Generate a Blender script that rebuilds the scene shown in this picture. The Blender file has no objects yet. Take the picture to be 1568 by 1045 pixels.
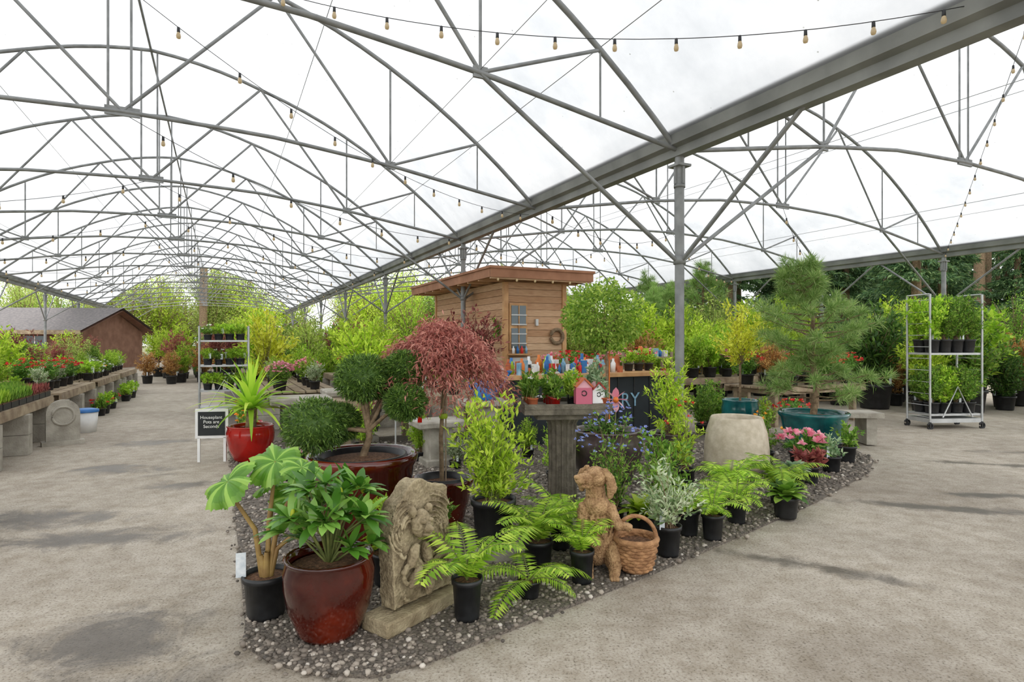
import bpy, math, random
import numpy as np
from mathutils import Vector, Matrix
random.seed(7); R=np.random.RandomState(11)
A=math.radians(26.1); CA,SA=math.cos(A),math.sin(A)
def W2(L,t): return (L*CA-t*SA, L*SA+t*CA)
def lin(c):
    if isinstance(c,str):
        c=c.lstrip('#'); c=[int(c[i:i+2],16)/255 for i in (0,2,4)]
    return tuple([(v/12.92 if v<=.04045 else ((v+.055)/1.055)**2.4) for v in c])+(1,)
# ---------------- materials
def newmat(n):
    m=bpy.data.materials.new(n); m.use_nodes=True; nt=m.node_tree; nt.nodes.clear()
    o=nt.nodes.new('ShaderNodeOutputMaterial'); return m,nt,o
def N(nt,t,**k):
    n=nt.nodes.new(t)
    for a,b in k.items(): setattr(n,a,b)
    return n
def ramp(nt,fac,stops):
    r=nt.nodes.new('ShaderNodeValToRGB'); e=r.color_ramp.elements
    while len(e)<len(stops): e.new(.5)
    for i,(p,c) in enumerate(stops): e[i].position=p; e[i].color=lin(c)
    nt.links.new(fac,r.inputs[0]); return r
def mat_noise(name,c1,c2,scale=8,rough=.7,metal=0,bump=0,coat=0,detail=5,stops=None,coord='Object',bscale=None,crease_shade=None):
    m,nt,o=newmat(name); L=nt.links.new
    tc=N(nt,'ShaderNodeTexCoord'); nz=N(nt,'ShaderNodeTexNoise'); nz.inputs['Scale'].default_value=scale; nz.inputs['Detail'].default_value=detail
    L(tc.outputs[coord],nz.inputs['Vector'])
    r=ramp(nt,nz.outputs['Fac'],stops or [(.32,c1),(.68,c2)]); col=r.outputs[0]
    if crease_shade:
        g=N(nt,'ShaderNodeNewGeometry'); r2=ramp(nt,g.outputs['Pointiness'],[(.42,crease_shade),(.52,'#ffffff')])  # occlusion-like shade in creases, multiplied into the stone and terracotta base colour
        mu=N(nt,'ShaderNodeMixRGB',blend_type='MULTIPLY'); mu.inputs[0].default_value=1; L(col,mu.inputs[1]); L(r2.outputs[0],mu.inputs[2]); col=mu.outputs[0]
    b=N(nt,'ShaderNodeBsdfPrincipled'); L(col,b.inputs['Base Color'])
    b.inputs['Roughness'].default_value=rough; b.inputs['Metallic'].default_value=metal; b.inputs['Coat Weight'].default_value=coat
    if bump:
        n2=N(nt,'ShaderNodeTexNoise'); n2.inputs['Scale'].default_value=bscale or scale*3; n2.inputs['Detail'].default_value=6
        L(tc.outputs[coord],n2.inputs['Vector'])
        bp=N(nt,'ShaderNodeBump'); bp.inputs['Strength'].default_value=bump; bp.inputs['Distance'].default_value=.02
        L(n2.outputs['Fac'],bp.inputs['Height']); L(bp.outputs[0],b.inputs['Normal'])
    L(b.outputs[0],o.inputs[0]); return m
def mat_leaf(name,c1,c2,c3=None,trans=.35,rough=.5):
    m,nt,o=newmat(name); L=nt.links.new
    at=N(nt,'ShaderNodeAttribute'); at.attribute_name='rnd'
    r=ramp(nt,at.outputs['Fac'],[(0,c1),(.5,c2),(1,c3 or c2)])
    oi=N(nt,'ShaderNodeObjectInfo'); hs=N(nt,'ShaderNodeHueSaturation')
    mr=N(nt,'ShaderNodeMapRange'); mr.inputs['To Min'].default_value=.9; mr.inputs['To Max'].default_value=1.3
    L(oi.outputs['Random'],mr.inputs['Value']); L(mr.outputs[0],hs.inputs['Value']); L(r.outputs[0],hs.inputs['Color'])
    b=N(nt,'ShaderNodeBsdfPrincipled'); b.inputs['Roughness'].default_value=rough
    L(hs.outputs[0],b.inputs['Base Color'])
    t=N(nt,'ShaderNodeBsdfTranslucent'); L(hs.outputs[0],t.inputs['Color'])
    mx=N(nt,'ShaderNodeMixShader'); mx.inputs[0].default_value=trans
    L(b.outputs[0],mx.inputs[1]); L(t.outputs[0],mx.inputs[2]); L(mx.outputs[0],o.inputs[0]); return m
M={}
M['steel']=mat_noise('galvanised_steel','#777979','#929494',6,.5,.2)
M['steel_l']=mat_noise('light_steel','#b0b2b2','#c9cbcb',6,.4,.4)
M['gutter']=mat_noise('gutter_steel','#747674','#929491',2,.6,.1,.1)
M['black']=mat_noise('black_plastic','#161618','#252628',20,.42)
M['red']=mat_noise('red_glaze','#860f0b','#b01a12',5,.12,coat=.4)
M['ox']=mat_noise('oxblood_glaze','','',3.2,.1,coat=.4,stops=[(.25,'#1e0804'),(.5,'#461107'),(.75,'#7a2812')])
M['teal']=mat_noise('teal_glaze','#0b4449','#256f6e',6,.12,coat=.5)
M['beige']=mat_noise('beige_glaze','#b3a68e','#cdc1ac',14,.4,bump=.15)
M['plum']=mat_noise('plum_ceramic','#352c2e','#574845',8,.3,coat=.3)
M['stone']=mat_noise('cast_stone','#7c6c51','#b9aa8a',9,.9,bump=.7,bscale=60,crease_shade='#6b5e46')
M['fluted']=mat_noise('dark_concrete','#565045','#7d7567',12,.85,bump=.5,bscale=60)
M['conc']=mat_noise('concrete','#8f897d','#b6b0a4',6,.9,bump=.4,bscale=50)
M['terra']=mat_noise('terracotta_stone','#94704c','#cda87c',16,.9,bump=.9,bscale=90,crease_shade='#8a6848')
M['terra2']=mat_noise('terracotta_basket','#87603f','#b98c62',20,.9,bump=.5,bscale=90)
M['clay']=mat_noise('clay','#a5522f','#c4714a',10,.8)
M['soil']=mat_noise('bark_mulch','#46301f','#8f684c',60,.95,bump=1,bscale=90)
M['stem']=mat_noise('stem_green','#56622f','#7d8447',20,.7)
M['trunk']=mat_noise('bark','#66543f','#9a8468',20,.9,bump=.6)
M['stalk']=mat_noise('reddish_stalk','#83633a','#ac9054',12,.6)
M['bench']=mat_noise('weathered_wood','#7a6753','#ab9a80',6,.85,bump=.3)
M['white']=mat_noise('white_paint','#dedede','#f0f0ee',6,.6)
M['slate']=mat_noise('chalkboard','#1d2022','#2b2f31',6,.8)
M['navy']=mat_noise('dark_panel','#1c2226','#293137',3,.7)
M['ctop']=mat_noise('counter_wood','#b08050','#d4a672',5,.5)
M['roofd']=mat_noise('shingle_roof','#625f60','#827c7a',9,.9,bump=.5)
M['fascia']=mat_noise('cedar_fascia','#8d5f43','#a9785a',3,.7)
M['brick']=mat_noise('cedar_siding_dark','#73503f','#8a6653',3,.9)
M['pink']=mat_leaf('pink_petal','#d0657f','#ee9aae','#fac9d2',.3)
M['redf']=mat_leaf('red_petal','#b01c24','#d63c3a','#ee6a55',.3)
M['orange']=mat_leaf('orange_petal','#d8741c','#efa53a','#f5c95c',.3)
M['whitef']=mat_leaf('white_petal','#d8d8d0','#f0f0ea','#ffffff',.3)
M['bluef']=mat_leaf('blue_petal','#6d7dc4','#93a1e2','#b9c5f2',.3)
M['g_mid']=mat_leaf('leaf_mid_green','#41691d','#6c9630','#a4c354')
M['g_dark']=mat_leaf('leaf_dark_green','#2b471c','#4c752d','#7a9d47')
M['g_lime']=mat_leaf('leaf_lime','#80a222','#b0cb3c','#dcec62',.45)
M['g_fern']=mat_leaf('leaf_fern','#6f9a24','#a0c63a','#cfe65c',.45)
M['g_yell']=mat_leaf('leaf_yellow','#a3a824','#cdd23e','#e8ea6a',.45)
M['g_gray']=mat_leaf('leaf_sage','#64845c','#90ab80','#c0d0aa')
M['g_pine']=mat_leaf('needle_green','#6a9444','#98ba64','#c6d890',.4)
M['g_topi']=mat_leaf('topiary_green','#324d1c','#52722d','#7e9a46',.25)
M['g_red']=mat_leaf('leaf_maple_red','#8e504a','#b87468','#dba292',.4)
M['g_drk']=mat_leaf('leaf_maple_dark','#6a2f32','#96504c','#b87a6a',.4)
M['g_oran']=mat_leaf('leaf_bronze','#8a5a30','#b58a4e','#d8b470',.4)
M['g_var']=mat_leaf('leaf_variegated','#5d7a4a','#a7b98a','#e2e6cf',.35)
M['g_rhod']=mat_leaf('leaf_rhododendron','#38641c','#5c9230','#98c05a',.25,.3)
M['g_gun']=mat_leaf('leaf_big','#45781f','#6a9c34','#a0c85a',.3,.38)
M['g_std']=mat_leaf('leaf_standard','#62882c','#92b444','#c4d66c',.45)
M['g_con']=mat_leaf('conifer_needles','#2f4f30','#4c6f42','#7c965e',.3)
M['g_for']=mat_leaf('forest_leaf','#78943e','#a8be58','#d2dc86',.4)
M['blue']=mat_noise('blue_plastic','#1c5fa0','#2a78bf',5,.4)
M['bot1']=mat_noise('label_white','#cfd3d5','#eef0f0',18,.4)
M['bot2']=mat_noise('label_blue','#5488a8','#9cc0d2',12,.4)
M['tag']=mat_noise('plant_tag','#c9d3da','#eef2f4',30,.5)
M['orangep']=mat_noise('orange_paint','#d06a20','#e88434',5,.4)
m,nt,o=newmat('bulb_glass'); b=N(nt,'ShaderNodeBsdfPrincipled'); b.inputs['Base Color'].default_value=lin('#9a8e76'); b.inputs['Roughness'].default_value=.08
b.inputs['Emission Color'].default_value=lin('#ffd590'); b.inputs['Emission Strength'].default_value=.1; nt.links.new(b.outputs[0],o.inputs[0]); M['bulb']=m
# film
m,nt,o=newmat('translucent_roof_film'); l=nt.links.new
tc=N(nt,'ShaderNodeTexCoord'); nz=N(nt,'ShaderNodeTexNoise'); nz.inputs['Scale'].default_value=.7; nz.inputs['Detail'].default_value=8; nz.inputs['Roughness'].default_value=.65; l(tc.outputs['Object'],nz.inputs['Vector'])
r=ramp(nt,nz.outputs['Fac'],[(.3,'#b4b7ba'),(.5,'#c4c6c8'),(.65,'#cecfd0')])
vz=N(nt,'ShaderNodeTexVoronoi'); vz.inputs['Scale'].default_value=5; l(tc.outputs['Object'],vz.inputs['Vector'])
r2=ramp(nt,vz.outputs['Distance'],[(.02,'#a0a094'),(.06,'#ffffff')])
mu=N(nt,'ShaderNodeMixRGB',blend_type='MULTIPLY'); mu.inputs[0].default_value=1; l(r.outputs[0],mu.inputs[1]); l(r2.outputs[0],mu.inputs[2])
tr=N(nt,'ShaderNodeBsdfTranslucent'); l(mu.outputs[0],tr.inputs[0])
tp=N(nt,'ShaderNodeBsdfTransparent'); l(mu.outputs[0],tp.inputs[0])
mx=N(nt,'ShaderNodeMixShader'); mx.inputs[0].default_value=.025; l(tr.outputs[0],mx.inputs[1]); l(tp.outputs[0],mx.inputs[2]); l(mx.outputs[0],o.inputs[0]); M['film']=m
# asphalt
m,nt,o=newmat('asphalt_paving'); l=nt.links.new
tc=N(nt,'ShaderNodeTexCoord')
def noi(s,d=6,ro=.6,vec=None,dist=0):
    n=N(nt,'ShaderNodeTexNoise'); n.inputs['Scale'].default_value=s; n.inputs['Detail'].default_value=d; n.inputs['Roughness'].default_value=ro; n.inputs['Distortion'].default_value=dist
    l(vec or tc.outputs['Object'],n.inputs['Vector']); return n
def mulc(a,b_,f):
    q=N(nt,'ShaderNodeMixRGB',blend_type='MULTIPLY'); q.inputs[0].default_value=f; l(a,q.inputs[1]); l(b_,q.inputs[2]); return q.outputs[0]
n1=noi(.6,6,.6,dist=.4); n2=noi(70,4,.7); n3=noi(6,6,.7)
c=ramp(nt,n1.outputs['Fac'],[(.3,'#a1988c'),(.5,'#b9b1a5'),(.7,'#cac2b6')]).outputs[0]
c=mulc(c,ramp(nt,n2.outputs['Fac'],[(.33,'#858079'),(.45,'#f0ece6'),(.62,'#ffffff')]).outputs[0],.9)
c=mulc(c,ramp(nt,n3.outputs['Fac'],[(.35,'#d2ccc2'),(.62,'#ffffff')]).outputs[0],.8)
vo=N(nt,'ShaderNodeTexVoronoi'); vo.inputs['Scale'].default_value=45; l(tc.outputs['Object'],vo.inputs['Vector'])
c=mulc(c,ramp(nt,vo.outputs['Distance'],[(.1,'#b9b3aa'),(.3,'#ffffff')]).outputs[0],.5)
def spot(cx,cy,rx,ry,rot=0):
    mp=N(nt,'ShaderNodeMapping'); mp.vector_type='TEXTURE'; mp.inputs['Location'].default_value=(cx,cy,0); mp.inputs['Rotation'].default_value=(0,0,rot); mp.inputs['Scale'].default_value=(rx,ry,1)
    l(tc.outputs['Object'],mp.inputs[0]); ln=N(nt,'ShaderNodeVectorMath',operation='LENGTH'); l(mp.outputs[0],ln.inputs[0])
    mr=N(nt,'ShaderNodeMapRange'); mr.inputs['To Min'].default_value=1; mr.inputs['To Max'].default_value=0
    l(ln.outputs['Value'],mr.inputs[0]); return mr.outputs[0]
acc=None
for s in [(-3.2,4.5,1.3,.45,.2),(-4.0,5.0,1.2,.5,.1),(-4.6,6.9,1.1,.5,-.2),(-3.4,6.2,.7,.35,0),(3.8,5.35,1.3,.22,-.25),(4.8,5.75,1.1,.2,-.1),(2.0,3.95,1.2,.2,-.55),(-5.2,8.8,1.0,.5,.4),(5.9,7.2,1.2,.2,-.3),(-2.0,3.0,.7,.7,0),(7.2,7.9,1.6,.22,-.2),(-1.7,2.5,.9,.4,0)]:
    v=spot(*s)
    if acc is None: acc=v
    else:
        mm=N(nt,'ShaderNodeMath',operation='MAXIMUM'); l(acc,mm.inputs[0]); l(v,mm.inputs[1]); acc=mm.outputs[0]
n4=noi(2.2,10,.72,dist=1.0)
ml=N(nt,'ShaderNodeMath',operation='MULTIPLY'); l(acc,ml.inputs[0]); ml.inputs[1].default_value=.40
ad=N(nt,'ShaderNodeMath',operation='ADD'); l(ml.outputs[0],ad.inputs[0]); l(n4.outputs['Fac'],ad.inputs[1])
wet=N(nt,'ShaderNodeMapRange'); wet.inputs['From Min'].default_value=.64; wet.inputs['From Max'].default_value=.82; l(ad.outputs[0],wet.inputs[0])
mxw=N(nt,'ShaderNodeMixRGB',blend_type='MULTIPLY'); l(wet.outputs[0],mxw.inputs[0]); l(c,mxw.inputs[1]); mxw.inputs[2].default_value=lin('#9c9894')
b=N(nt,'ShaderNodeBsdfPrincipled'); l(mxw.outputs[0],b.inputs['Base Color'])
rr=N(nt,'ShaderNodeMapRange'); rr.inputs['To Min'].default_value=.85; rr.inputs['To Max'].default_value=.38; l(wet.outputs[0],rr.inputs[0]); l(rr.outputs[0],b.inputs['Roughness'])
bp=N(nt,'ShaderNodeBump'); bp.inputs['Strength'].default_value=.4; bp.inputs['Distance'].default_value=.008; l(n2.outputs['Fac'],bp.inputs['Height']); l(bp.outputs[0],b.inputs['Normal'])
l(b.outputs[0],o.inputs[0]); M['asph']=m
M['earth']=mat_noise('outer_ground','#5b6135','#8a8560',.5,.95)
M['gravel']=mat_noise('gravel_base','#4d463f','#8d8377',60,.9,bump=1,bscale=80)
m,nt,o=newmat('pebble'); at=N(nt,'ShaderNodeAttribute'); at.attribute_name='rnd'
r=ramp(nt,at.outputs['Fac'],[(0,'#4c4640'),(.35,'#70675d'),(.7,'#8b8074'),(.92,'#ada295'),(1,'#cfc7bc')]); b=N(nt,'ShaderNodeBsdfPrincipled'); b.inputs['Roughness'].default_value=.75
nt.links.new(r.outputs[0],b.inputs['Base Color']); nt.links.new(b.outputs[0],o.inputs[0]); M['pebble']=m
m,nt,o=newmat('cedar_plank'); l=nt.links.new; at=N(nt,'ShaderNodeAttribute'); at.attribute_name='rnd'
r=ramp(nt,at.outputs['Fac'],[(0,'#b88e68'),(.5,'#cda682'),(1,'#dcbd9a')])
tc=N(nt,'ShaderNodeTexCoord'); mp=N(nt,'ShaderNodeMapping'); mp.inputs['Scale'].default_value=(1.5,1.5,30); l(tc.outputs['Object'],mp.inputs[0])
nz=N(nt,'ShaderNodeTexNoise'); nz.inputs['Scale'].default_value=3; l(mp.outputs[0],nz.inputs['Vector']); r2=ramp(nt,nz.outputs['Fac'],[(.3,'#c9b5a0'),(.6,'#ffffff')])
mu=N(nt,'ShaderNodeMixRGB',blend_type='MULTIPLY'); mu.inputs[0].default_value=.7; l(r.outputs[0],mu.inputs[1]); l(r2.outputs[0],mu.inputs[2])
b=N(nt,'ShaderNodeBsdfPrincipled'); b.inputs['Roughness'].default_value=.65; l(mu.outputs[0],b.inputs['Base Color']); l(b.outputs[0],o.inputs[0]); M['cedar']=m
m,nt,o=newmat('window_glass'); b=N(nt,'ShaderNodeBsdfPrincipled'); b.inputs['Base Color'].default_value=lin('#55646a'); b.inputs['Roughness'].default_value=.05; nt.links.new(b.outputs[0],o.inputs[0]); M['glass']=m

# ---------------- mesh builder
class MB:
    def __init__(s): s.v=[]; s.nv=0; s.g=[]; s.mats=[]
    def mi(s,k):
        if k not in s.mats: s.mats.append(k)
        return s.mats.index(k)
    def add(s,v,f,mat,smooth=False,rnd=None):
        v=np.asarray(v,float).reshape(-1,3); f=np.asarray(f,int)
        if f.ndim==1: f=f.reshape(1,-1)
        if rnd is None: rnd=R.rand(len(f))
        s.g.append((f+s.nv,s.mi(mat),smooth,np.broadcast_to(rnd,(len(f),)))); s.v.append(v); s.nv+=len(v)
    def mesh(s,name):
        me=bpy.data.meshes.new(name); V=np.concatenate(s.v)
        me.vertices.add(len(V)); me.vertices.foreach_set('co',V.ravel())
        li=np.concatenate([g[0].ravel() for g in s.g]); tot=np.concatenate([np.full(len(g[0]),g[0].shape[1]) for g in s.g])
        me.loops.add(len(li)); me.loops.foreach_set('vertex_index',li.astype(np.int32))
        me.polygons.add(len(tot)); st=np.concatenate([[0],np.cumsum(tot)[:-1]])
        me.polygons.foreach_set('loop_start',st.astype(np.int32))
        me.polygons.foreach_set('material_index',np.concatenate([np.full(len(g[0]),g[1]) for g in s.g]).astype(np.int32))
        me.polygons.foreach_set('use_smooth',np.concatenate([np.full(len(g[0]),g[2]) for g in s.g]))
        me.update(calc_edges=True)
        a=me.attributes.new('rnd','FLOAT','FACE'); a.data.foreach_set('value',np.concatenate([g[3] for g in s.g]).astype(np.float32))
        for k in s.mats: me.materials.append(M[k])
        me.validate(); return me
    def obj(s,name,loc=(0,0,0),rz=0): return place(s.mesh(name),name,loc,rz)
    def box(s,c,d,mat,rz=0,rnd=None,rot=None):
        x,y,z=[q/2 for q in d]
        v=np.array([(-x,-y,-z),(x,-y,-z),(x,y,-z),(-x,y,-z),(-x,-y,z),(x,-y,z),(x,y,z),(-x,y,z)])
        if rot is not None: v=v@np.array(rot).T
        if rz: c_,s_=math.cos(rz),math.sin(rz); v=v@np.array([(c_,-s_,0),(s_,c_,0),(0,0,1)]).T
        s.add(v+np.array(c),[(0,3,2,1),(4,5,6,7),(0,1,5,4),(1,2,6,5),(2,3,7,6),(3,0,4,7)],mat,False,R.rand() if rnd is None else rnd)
    def lathe(s,prof,c,mat,n=28,flute=0,smooth=True):
        a=np.linspace(0,2*np.pi,n,endpoint=False); V=[]
        for r,z in prof:
            rr=np.full(n,r)
            if flute: rr=r*(1-flute*(np.arange(n)%4<2))
            V.append(np.stack([c[0]+rr*np.cos(a),c[1]+rr*np.sin(a),np.full(n,c[2]+z)],1))
        V=np.concatenate(V); F=[]
        for i in range(len(prof)-1):
            j=np.arange(n); k=(j+1)%n
            F.append(np.stack([i*n+j,i*n+k,(i+1)*n+k,(i+1)*n+j],1))
        s.add(V,np.concatenate(F),mat,smooth,.5)
    def tube(s,P,r,mat,n=6,cap=True):
        P=np.asarray(P,float); k=len(P); r=np.broadcast_to(r,(k,))
        T=np.gradient(P,axis=0); T/=np.linalg.norm(T,axis=1)[:,None]+1e-9
        up=np.array([0,0,1.]) if abs(T[:,2]).mean()<.8 else np.array([1.,0,0])
        U=np.cross(T,up); U/=np.linalg.norm(U,axis=1)[:,None]+1e-9; Wv=np.cross(U,T)
        a=np.linspace(0,2*np.pi,n,endpoint=False)
        V=P[:,None,:]+r[:,None,None]*(np.cos(a)[None,:,None]*U[:,None,:]+np.sin(a)[None,:,None]*Wv[:,None,:])
        j=np.arange(n); q=(j+1)%n; F=[np.stack([i*n+j,i*n+q,(i+1)*n+q,(i+1)*n+j],1) for i in range(k-1)]
        s.add(V.reshape(-1,3),np.concatenate(F),mat,n>4,.5)
    def sph(s,c,r,mat,n=12,rot=None):
        r=np.broadcast_to(r,(3,)); th=np.linspace(0,np.pi,n+1); ph=np.linspace(0,2*np.pi,2*n,endpoint=False)
        V=np.array([(math.sin(t)*math.cos(p),math.sin(t)*math.sin(p),math.cos(t)) for t in th for p in ph])*r
        if rot is not None: V=V@np.array(rot).T
        m=2*n; F=[(i*m+j,(i+1)*m+j,(i+1)*m+(j+1)%m,i*m+(j+1)%m) for i in range(n) for j in range(m)]
        s.add(V+np.array(c),F,mat,True,.5)
    def leaves(s,P,D,l,w,mat,Nn=None,fold=.15,mid=.45):
        P=np.asarray(P,float); D=np.asarray(D,float); n=len(P)
        if n==0: return
        D=D/(np.linalg.norm(D,axis=1)[:,None]+1e-9)
        if Nn is None: Nn=np.array([0,0,1.])+R.randn(n,3)*.6
        S=np.cross(D,Nn); S/=np.linalg.norm(S,axis=1)[:,None]+1e-9; U=np.cross(S,D)
        l=np.broadcast_to(l,(n,))[:,None]; w=np.broadcast_to(w,(n,))[:,None]
        m=P+D*l*mid+U*w*fold
        V=np.stack([P,m+S*w/2,P+D*l-U*l*.12,m-S*w/2],1).reshape(-1,3)
        s.add(V,np.arange(n*4).reshape(-1,4),mat)
    def blade(s,P,D,l,w,mat,droop=.5,k=5,fold=.25,Nn=None,prof=None):
        D=np.array(D,float); D/=np.linalg.norm(D); p=np.array(P,float)
        up=np.array([0,0,1.]) if Nn is None else np.array(Nn,float)
        S=np.cross(D,up); 
        if np.linalg.norm(S)<.05: S=np.array([1.,0,0])
        S/=np.linalg.norm(S); V=[]; rn=R.rand()
        for i in range(k+1):
            u=i/k; ww=w*(prof(u) if prof else math.sin(math.pi*min(1,u*.92+.06))**.8)*.5
            if i==k: ww=w*.02
            U=np.cross(S,D); V+= [p+S*ww+U*ww*fold,p,p-S*ww+U*ww*fold]
            p=p+D*l/k; D=D+np.array([0,0,-droop/k]); D/=np.linalg.norm(D)
        F=[]
        for i in range(k):
            a=i*3; F+=[(a,a+1,a+4,a+3),(a+1,a+2,a+5,a+4)]
        s.add(V,F,mat,True,rn)
def place(me,name,loc=(0,0,0),rz=0,sc=1):
    o=bpy.data.objects.new(name,me); bpy.context.collection.objects.link(o); o.location=loc; o.rotation_euler=(0,0,rz)
    o.scale=(sc,sc,sc) if not isinstance(sc,tuple) else sc; return o
def rv(n):
    v=R.randn(n,3); return v/np.linalg.norm(v,axis=1)[:,None]
# ---------------- plant parts
def npot(mb,c,r,h,mat='black',soil='soil'):
    x,y,z=c
    mb.lathe([(0,.004),(r*.74,0),(r*.78,h*.1),(r*.9,h*.86),(r*.99,h*.87),(r,h),(r*.93,h),(r*.9,h*.88)],c,mat,28)
    mb.lathe([(r*.9,h*.88),(r*.5,h*.91),(0,h*.92)],c,soil,20)
def gpot(mb,c,r,h,mat,soil='soil',kind=0):
    if kind==0: pr=[(0,.003),(r*.62,0),(r*.7,h*.06),(r*.9,h*.35),(r*.99,h*.62),(r*1.0,h*.8),(r*.95,h*.93),(r*.97,h*.96),(r*.99,h*.985),(r*.95,h),(r*.88,h*.99),(r*.86,h*.88)]
    elif kind==1: pr=[(0,.003),(r*.66,0),(r*.7,h*.04),(r*.88,h*.5),(r*.97,h*.85),(r*1.02,h*.9),(r*1.04,h*.97),(r*1.0,h),(r*.92,h*.99),(r*.9,h*.86)]
    else: pr=[(0,.003),(r*.6,0),(r*.62,h*.08),(r*.74,h*.13),(r*.97,h*.2),(r*1.02,h*.25),(r*1.0,h*.3),(r*.99,h*.5),(r*.93,h*.75),(r*.82,h*.93),(r*.8,h*.97),(r*.76,h),(r*.7,h*.98),(r*.68,h*.85)]
    mb.lathe(pr,c,mat,48); mb.lathe([(pr[-1][0],h*.86),(r*.4,h*.9),(0,h*.9)],c,soil,24)
def shrub(mb,b,h,r,nb,lpb,ll,lw,mat,z0=0,stem='trunk',sr=.006,spread=.35,fl=None,nf=0,fs=.03,updir=.35,start=.35):
    b=np.array(b,float); cen=b+np.array([0,0,z0+h*.5]); LP=[];LD=[]
    for i in range(nb):
        u=rv(1)[0]; 
        tip=cen+u*np.array([r,r,h*.5])*(R.rand()**.33)
        s0=b+np.array([R.randn()*.02,R.randn()*.02,0]) if z0==0 else b+np.array([0,0,z0*.9])
        c1=s0+np.array([(tip[0]-s0[0])*.25,(tip[1]-s0[1])*.25,(tip[2]-s0[2])*.65])
        t=np.linspace(0,1,5)[:,None]; P=(1-t)**2*s0+2*t*(1-t)*c1+t*t*tip
        if sr: mb.tube(P,np.linspace(sr,sr*.35,5),stem,3)
        t=(start+(1-start)*R.rand(lpb))[:,None]; P=(1-t)**2*s0+2*t*(1-t)*c1+t*t*tip; T=2*(1-t)*(c1-s0)+2*t*(tip-c1); T/=np.linalg.norm(T,axis=1)[:,None]+1e-9
        D=T*.5+rv(lpb)*.8+np.array([0,0,updir]); LP.append(P+rv(lpb)*r*spread*.25); LD.append(D)
    LP=np.concatenate(LP); LD=np.concatenate(LD)
    mb.leaves(LP,LD,ll*(.6+.7*R.rand(len(LP))),lw*(.7+.5*R.rand(len(LP))),mat)
    if fl:
        u=rv(nf); u[:,2]=abs(u[:,2])*.9+.05; C=cen+u*np.array([r,r,h*.5])*(.85+.2*R.rand(nf))[:,None]
        flowers(mb,C,fs,fl)
def flowers(mb,C,fs,mat,np_=7):
    C=np.repeat(C,np_,0); D=rv(len(C)); D[:,2]=abs(D[:,2])
    mb.leaves(C,D,fs*(.7+.5*R.rand(len(C))),fs*.8,mat,fold=.1,mid=.6)
def fern(mb,b,n,ln,mat='g_fern',el=70,w=.24,pin=24):
    for i in range(n):
        a=i*2.399+R.rand()*.5; l=ln*(.65+.45*R.rand()); e=math.radians(el-32*R.rand()); p=np.array(b,float); K=pin; P=[p.copy()];T=[]
        bend=math.radians(70+50*R.rand())
        for k in range(K):
            ee=e-bend*(k/K)**1.2; d=np.array([math.cos(a)*math.cos(ee),math.sin(a)*math.cos(ee),math.sin(ee)]); T.append(d); p=p+d*l/K; P.append(p.copy())
        P=np.array(P);T=np.array(T); mb.tube(P,np.linspace(.004,.0012,K+1),'stem',3)
        u=np.arange(2,K)/K; Pk=P[2:K]; Tk=T[2:K]
        side=np.array([-math.sin(a),math.cos(a),0]); Nn=np.cross(Tk,side)
        pl=l*w*np.sin(np.pi*(u*.86+.1))**.7
        for sg in (1,-1):
            D=side*sg*.95+Tk*.35+np.array([0,0,-.12])+R.randn(len(u),3)*.06
            mb.leaves(Pk,D,pl,l/K*.9,mat,Nn=Nn*1.0,fold=.05,mid=.3)
def spiky(mb,b,n,ln,w,mat,el=(20,85),droop=.9,k=6):
    for i in range(n):
        a=i*2.399; e=math.radians(el[0]+(el[1]-el[0])*(1-i/n)); 
        mb.blade(b,(math.cos(a)*math.cos(e),math.sin(a)*math.cos(e),math.sin(e)),ln*(.75+.35*R.rand()),w,mat,droop*(.6+.7*R.rand()),k,.3,prof=lambda u:(1-u)**.6*min(1,.5+u*3))
# ---------------- scene base
fl=MB(); fl.add([(-45,-14,0),(45,-14,0),(45,60,0),(-45,60,0)],[(0,1,2,3)],'asph'); fl.obj('floor')
gr=MB(); gr.add([(-200,-100,-.03),(200,-100,-.03),(200,200,-.03),(-200,200,-.03)],[(0,1,2,3)],'earth'); gr.obj('outer_ground')
bed=[(-1.40,3.12),(-1.32,2.92),(-1.12,2.76),(-.885,2.66),(-.62,2.637),(-.377,2.77),(.055,3.12),(.905,3.816),(1.87,4.66),(2.82,5.51),(4.03,6.73),(4.5,7.4),(4.69,8.13),(4.4,8.7),(3.4,9.3)]
bed+= [W2(6.4,8.6),W2(6.4,8.9),W2(1.8,9.2),W2(1.8,22),W2(.1,22)]
gb=MB(); nb=len(bed); v=[(x,y,.018) for x,y in bed]+[(x,y,0) for x,y in bed]
gb.add(v[:nb],[list(range(nb))],'gravel')
gb.add(v,[(i,(i+1)%nb,nb+(i+1)%nb,nb+i)[::-1] for i in range(nb)],'gravel')
def inside(x,y):
    c=False; j=nb-1
    for i in range(nb):
        xi,yi=bed[i];xj,yj=bed[j]
        if (yi>y)!=(yj>y) and x<(xj-xi)*(y-yi)/(yj-yi)+xi: c=not c
        j=i
    return c
ph=(1+5**.5)/2; ico=np.array([(-1,ph,0),(1,ph,0),(-1,-ph,0),(1,-ph,0),(0,-1,ph),(0,1,ph),(0,-1,-ph),(0,1,-ph),(ph,0,-1),(ph,0,1),(-ph,0,-1),(-ph,0,1)])/1.9
icf=np.array([(0,11,5),(0,5,1),(0,1,7),(0,7,10),(0,10,11),(1,5,9),(5,11,4),(11,10,2),(10,7,6),(7,1,8),(3,9,4),(3,4,2),(3,2,6),(3,6,8),(3,8,9),(4,9,5),(2,4,11),(6,2,10),(8,6,7),(9,8,1)])
pts=[]
while len(pts)<20000:
    y=2.6+ (R.rand()**1.6)*6.2; x=-4.4+9*R.rand()
    if inside(x+R.randn()*.03,y+R.randn()*.03): pts.append((x,y))
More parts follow.
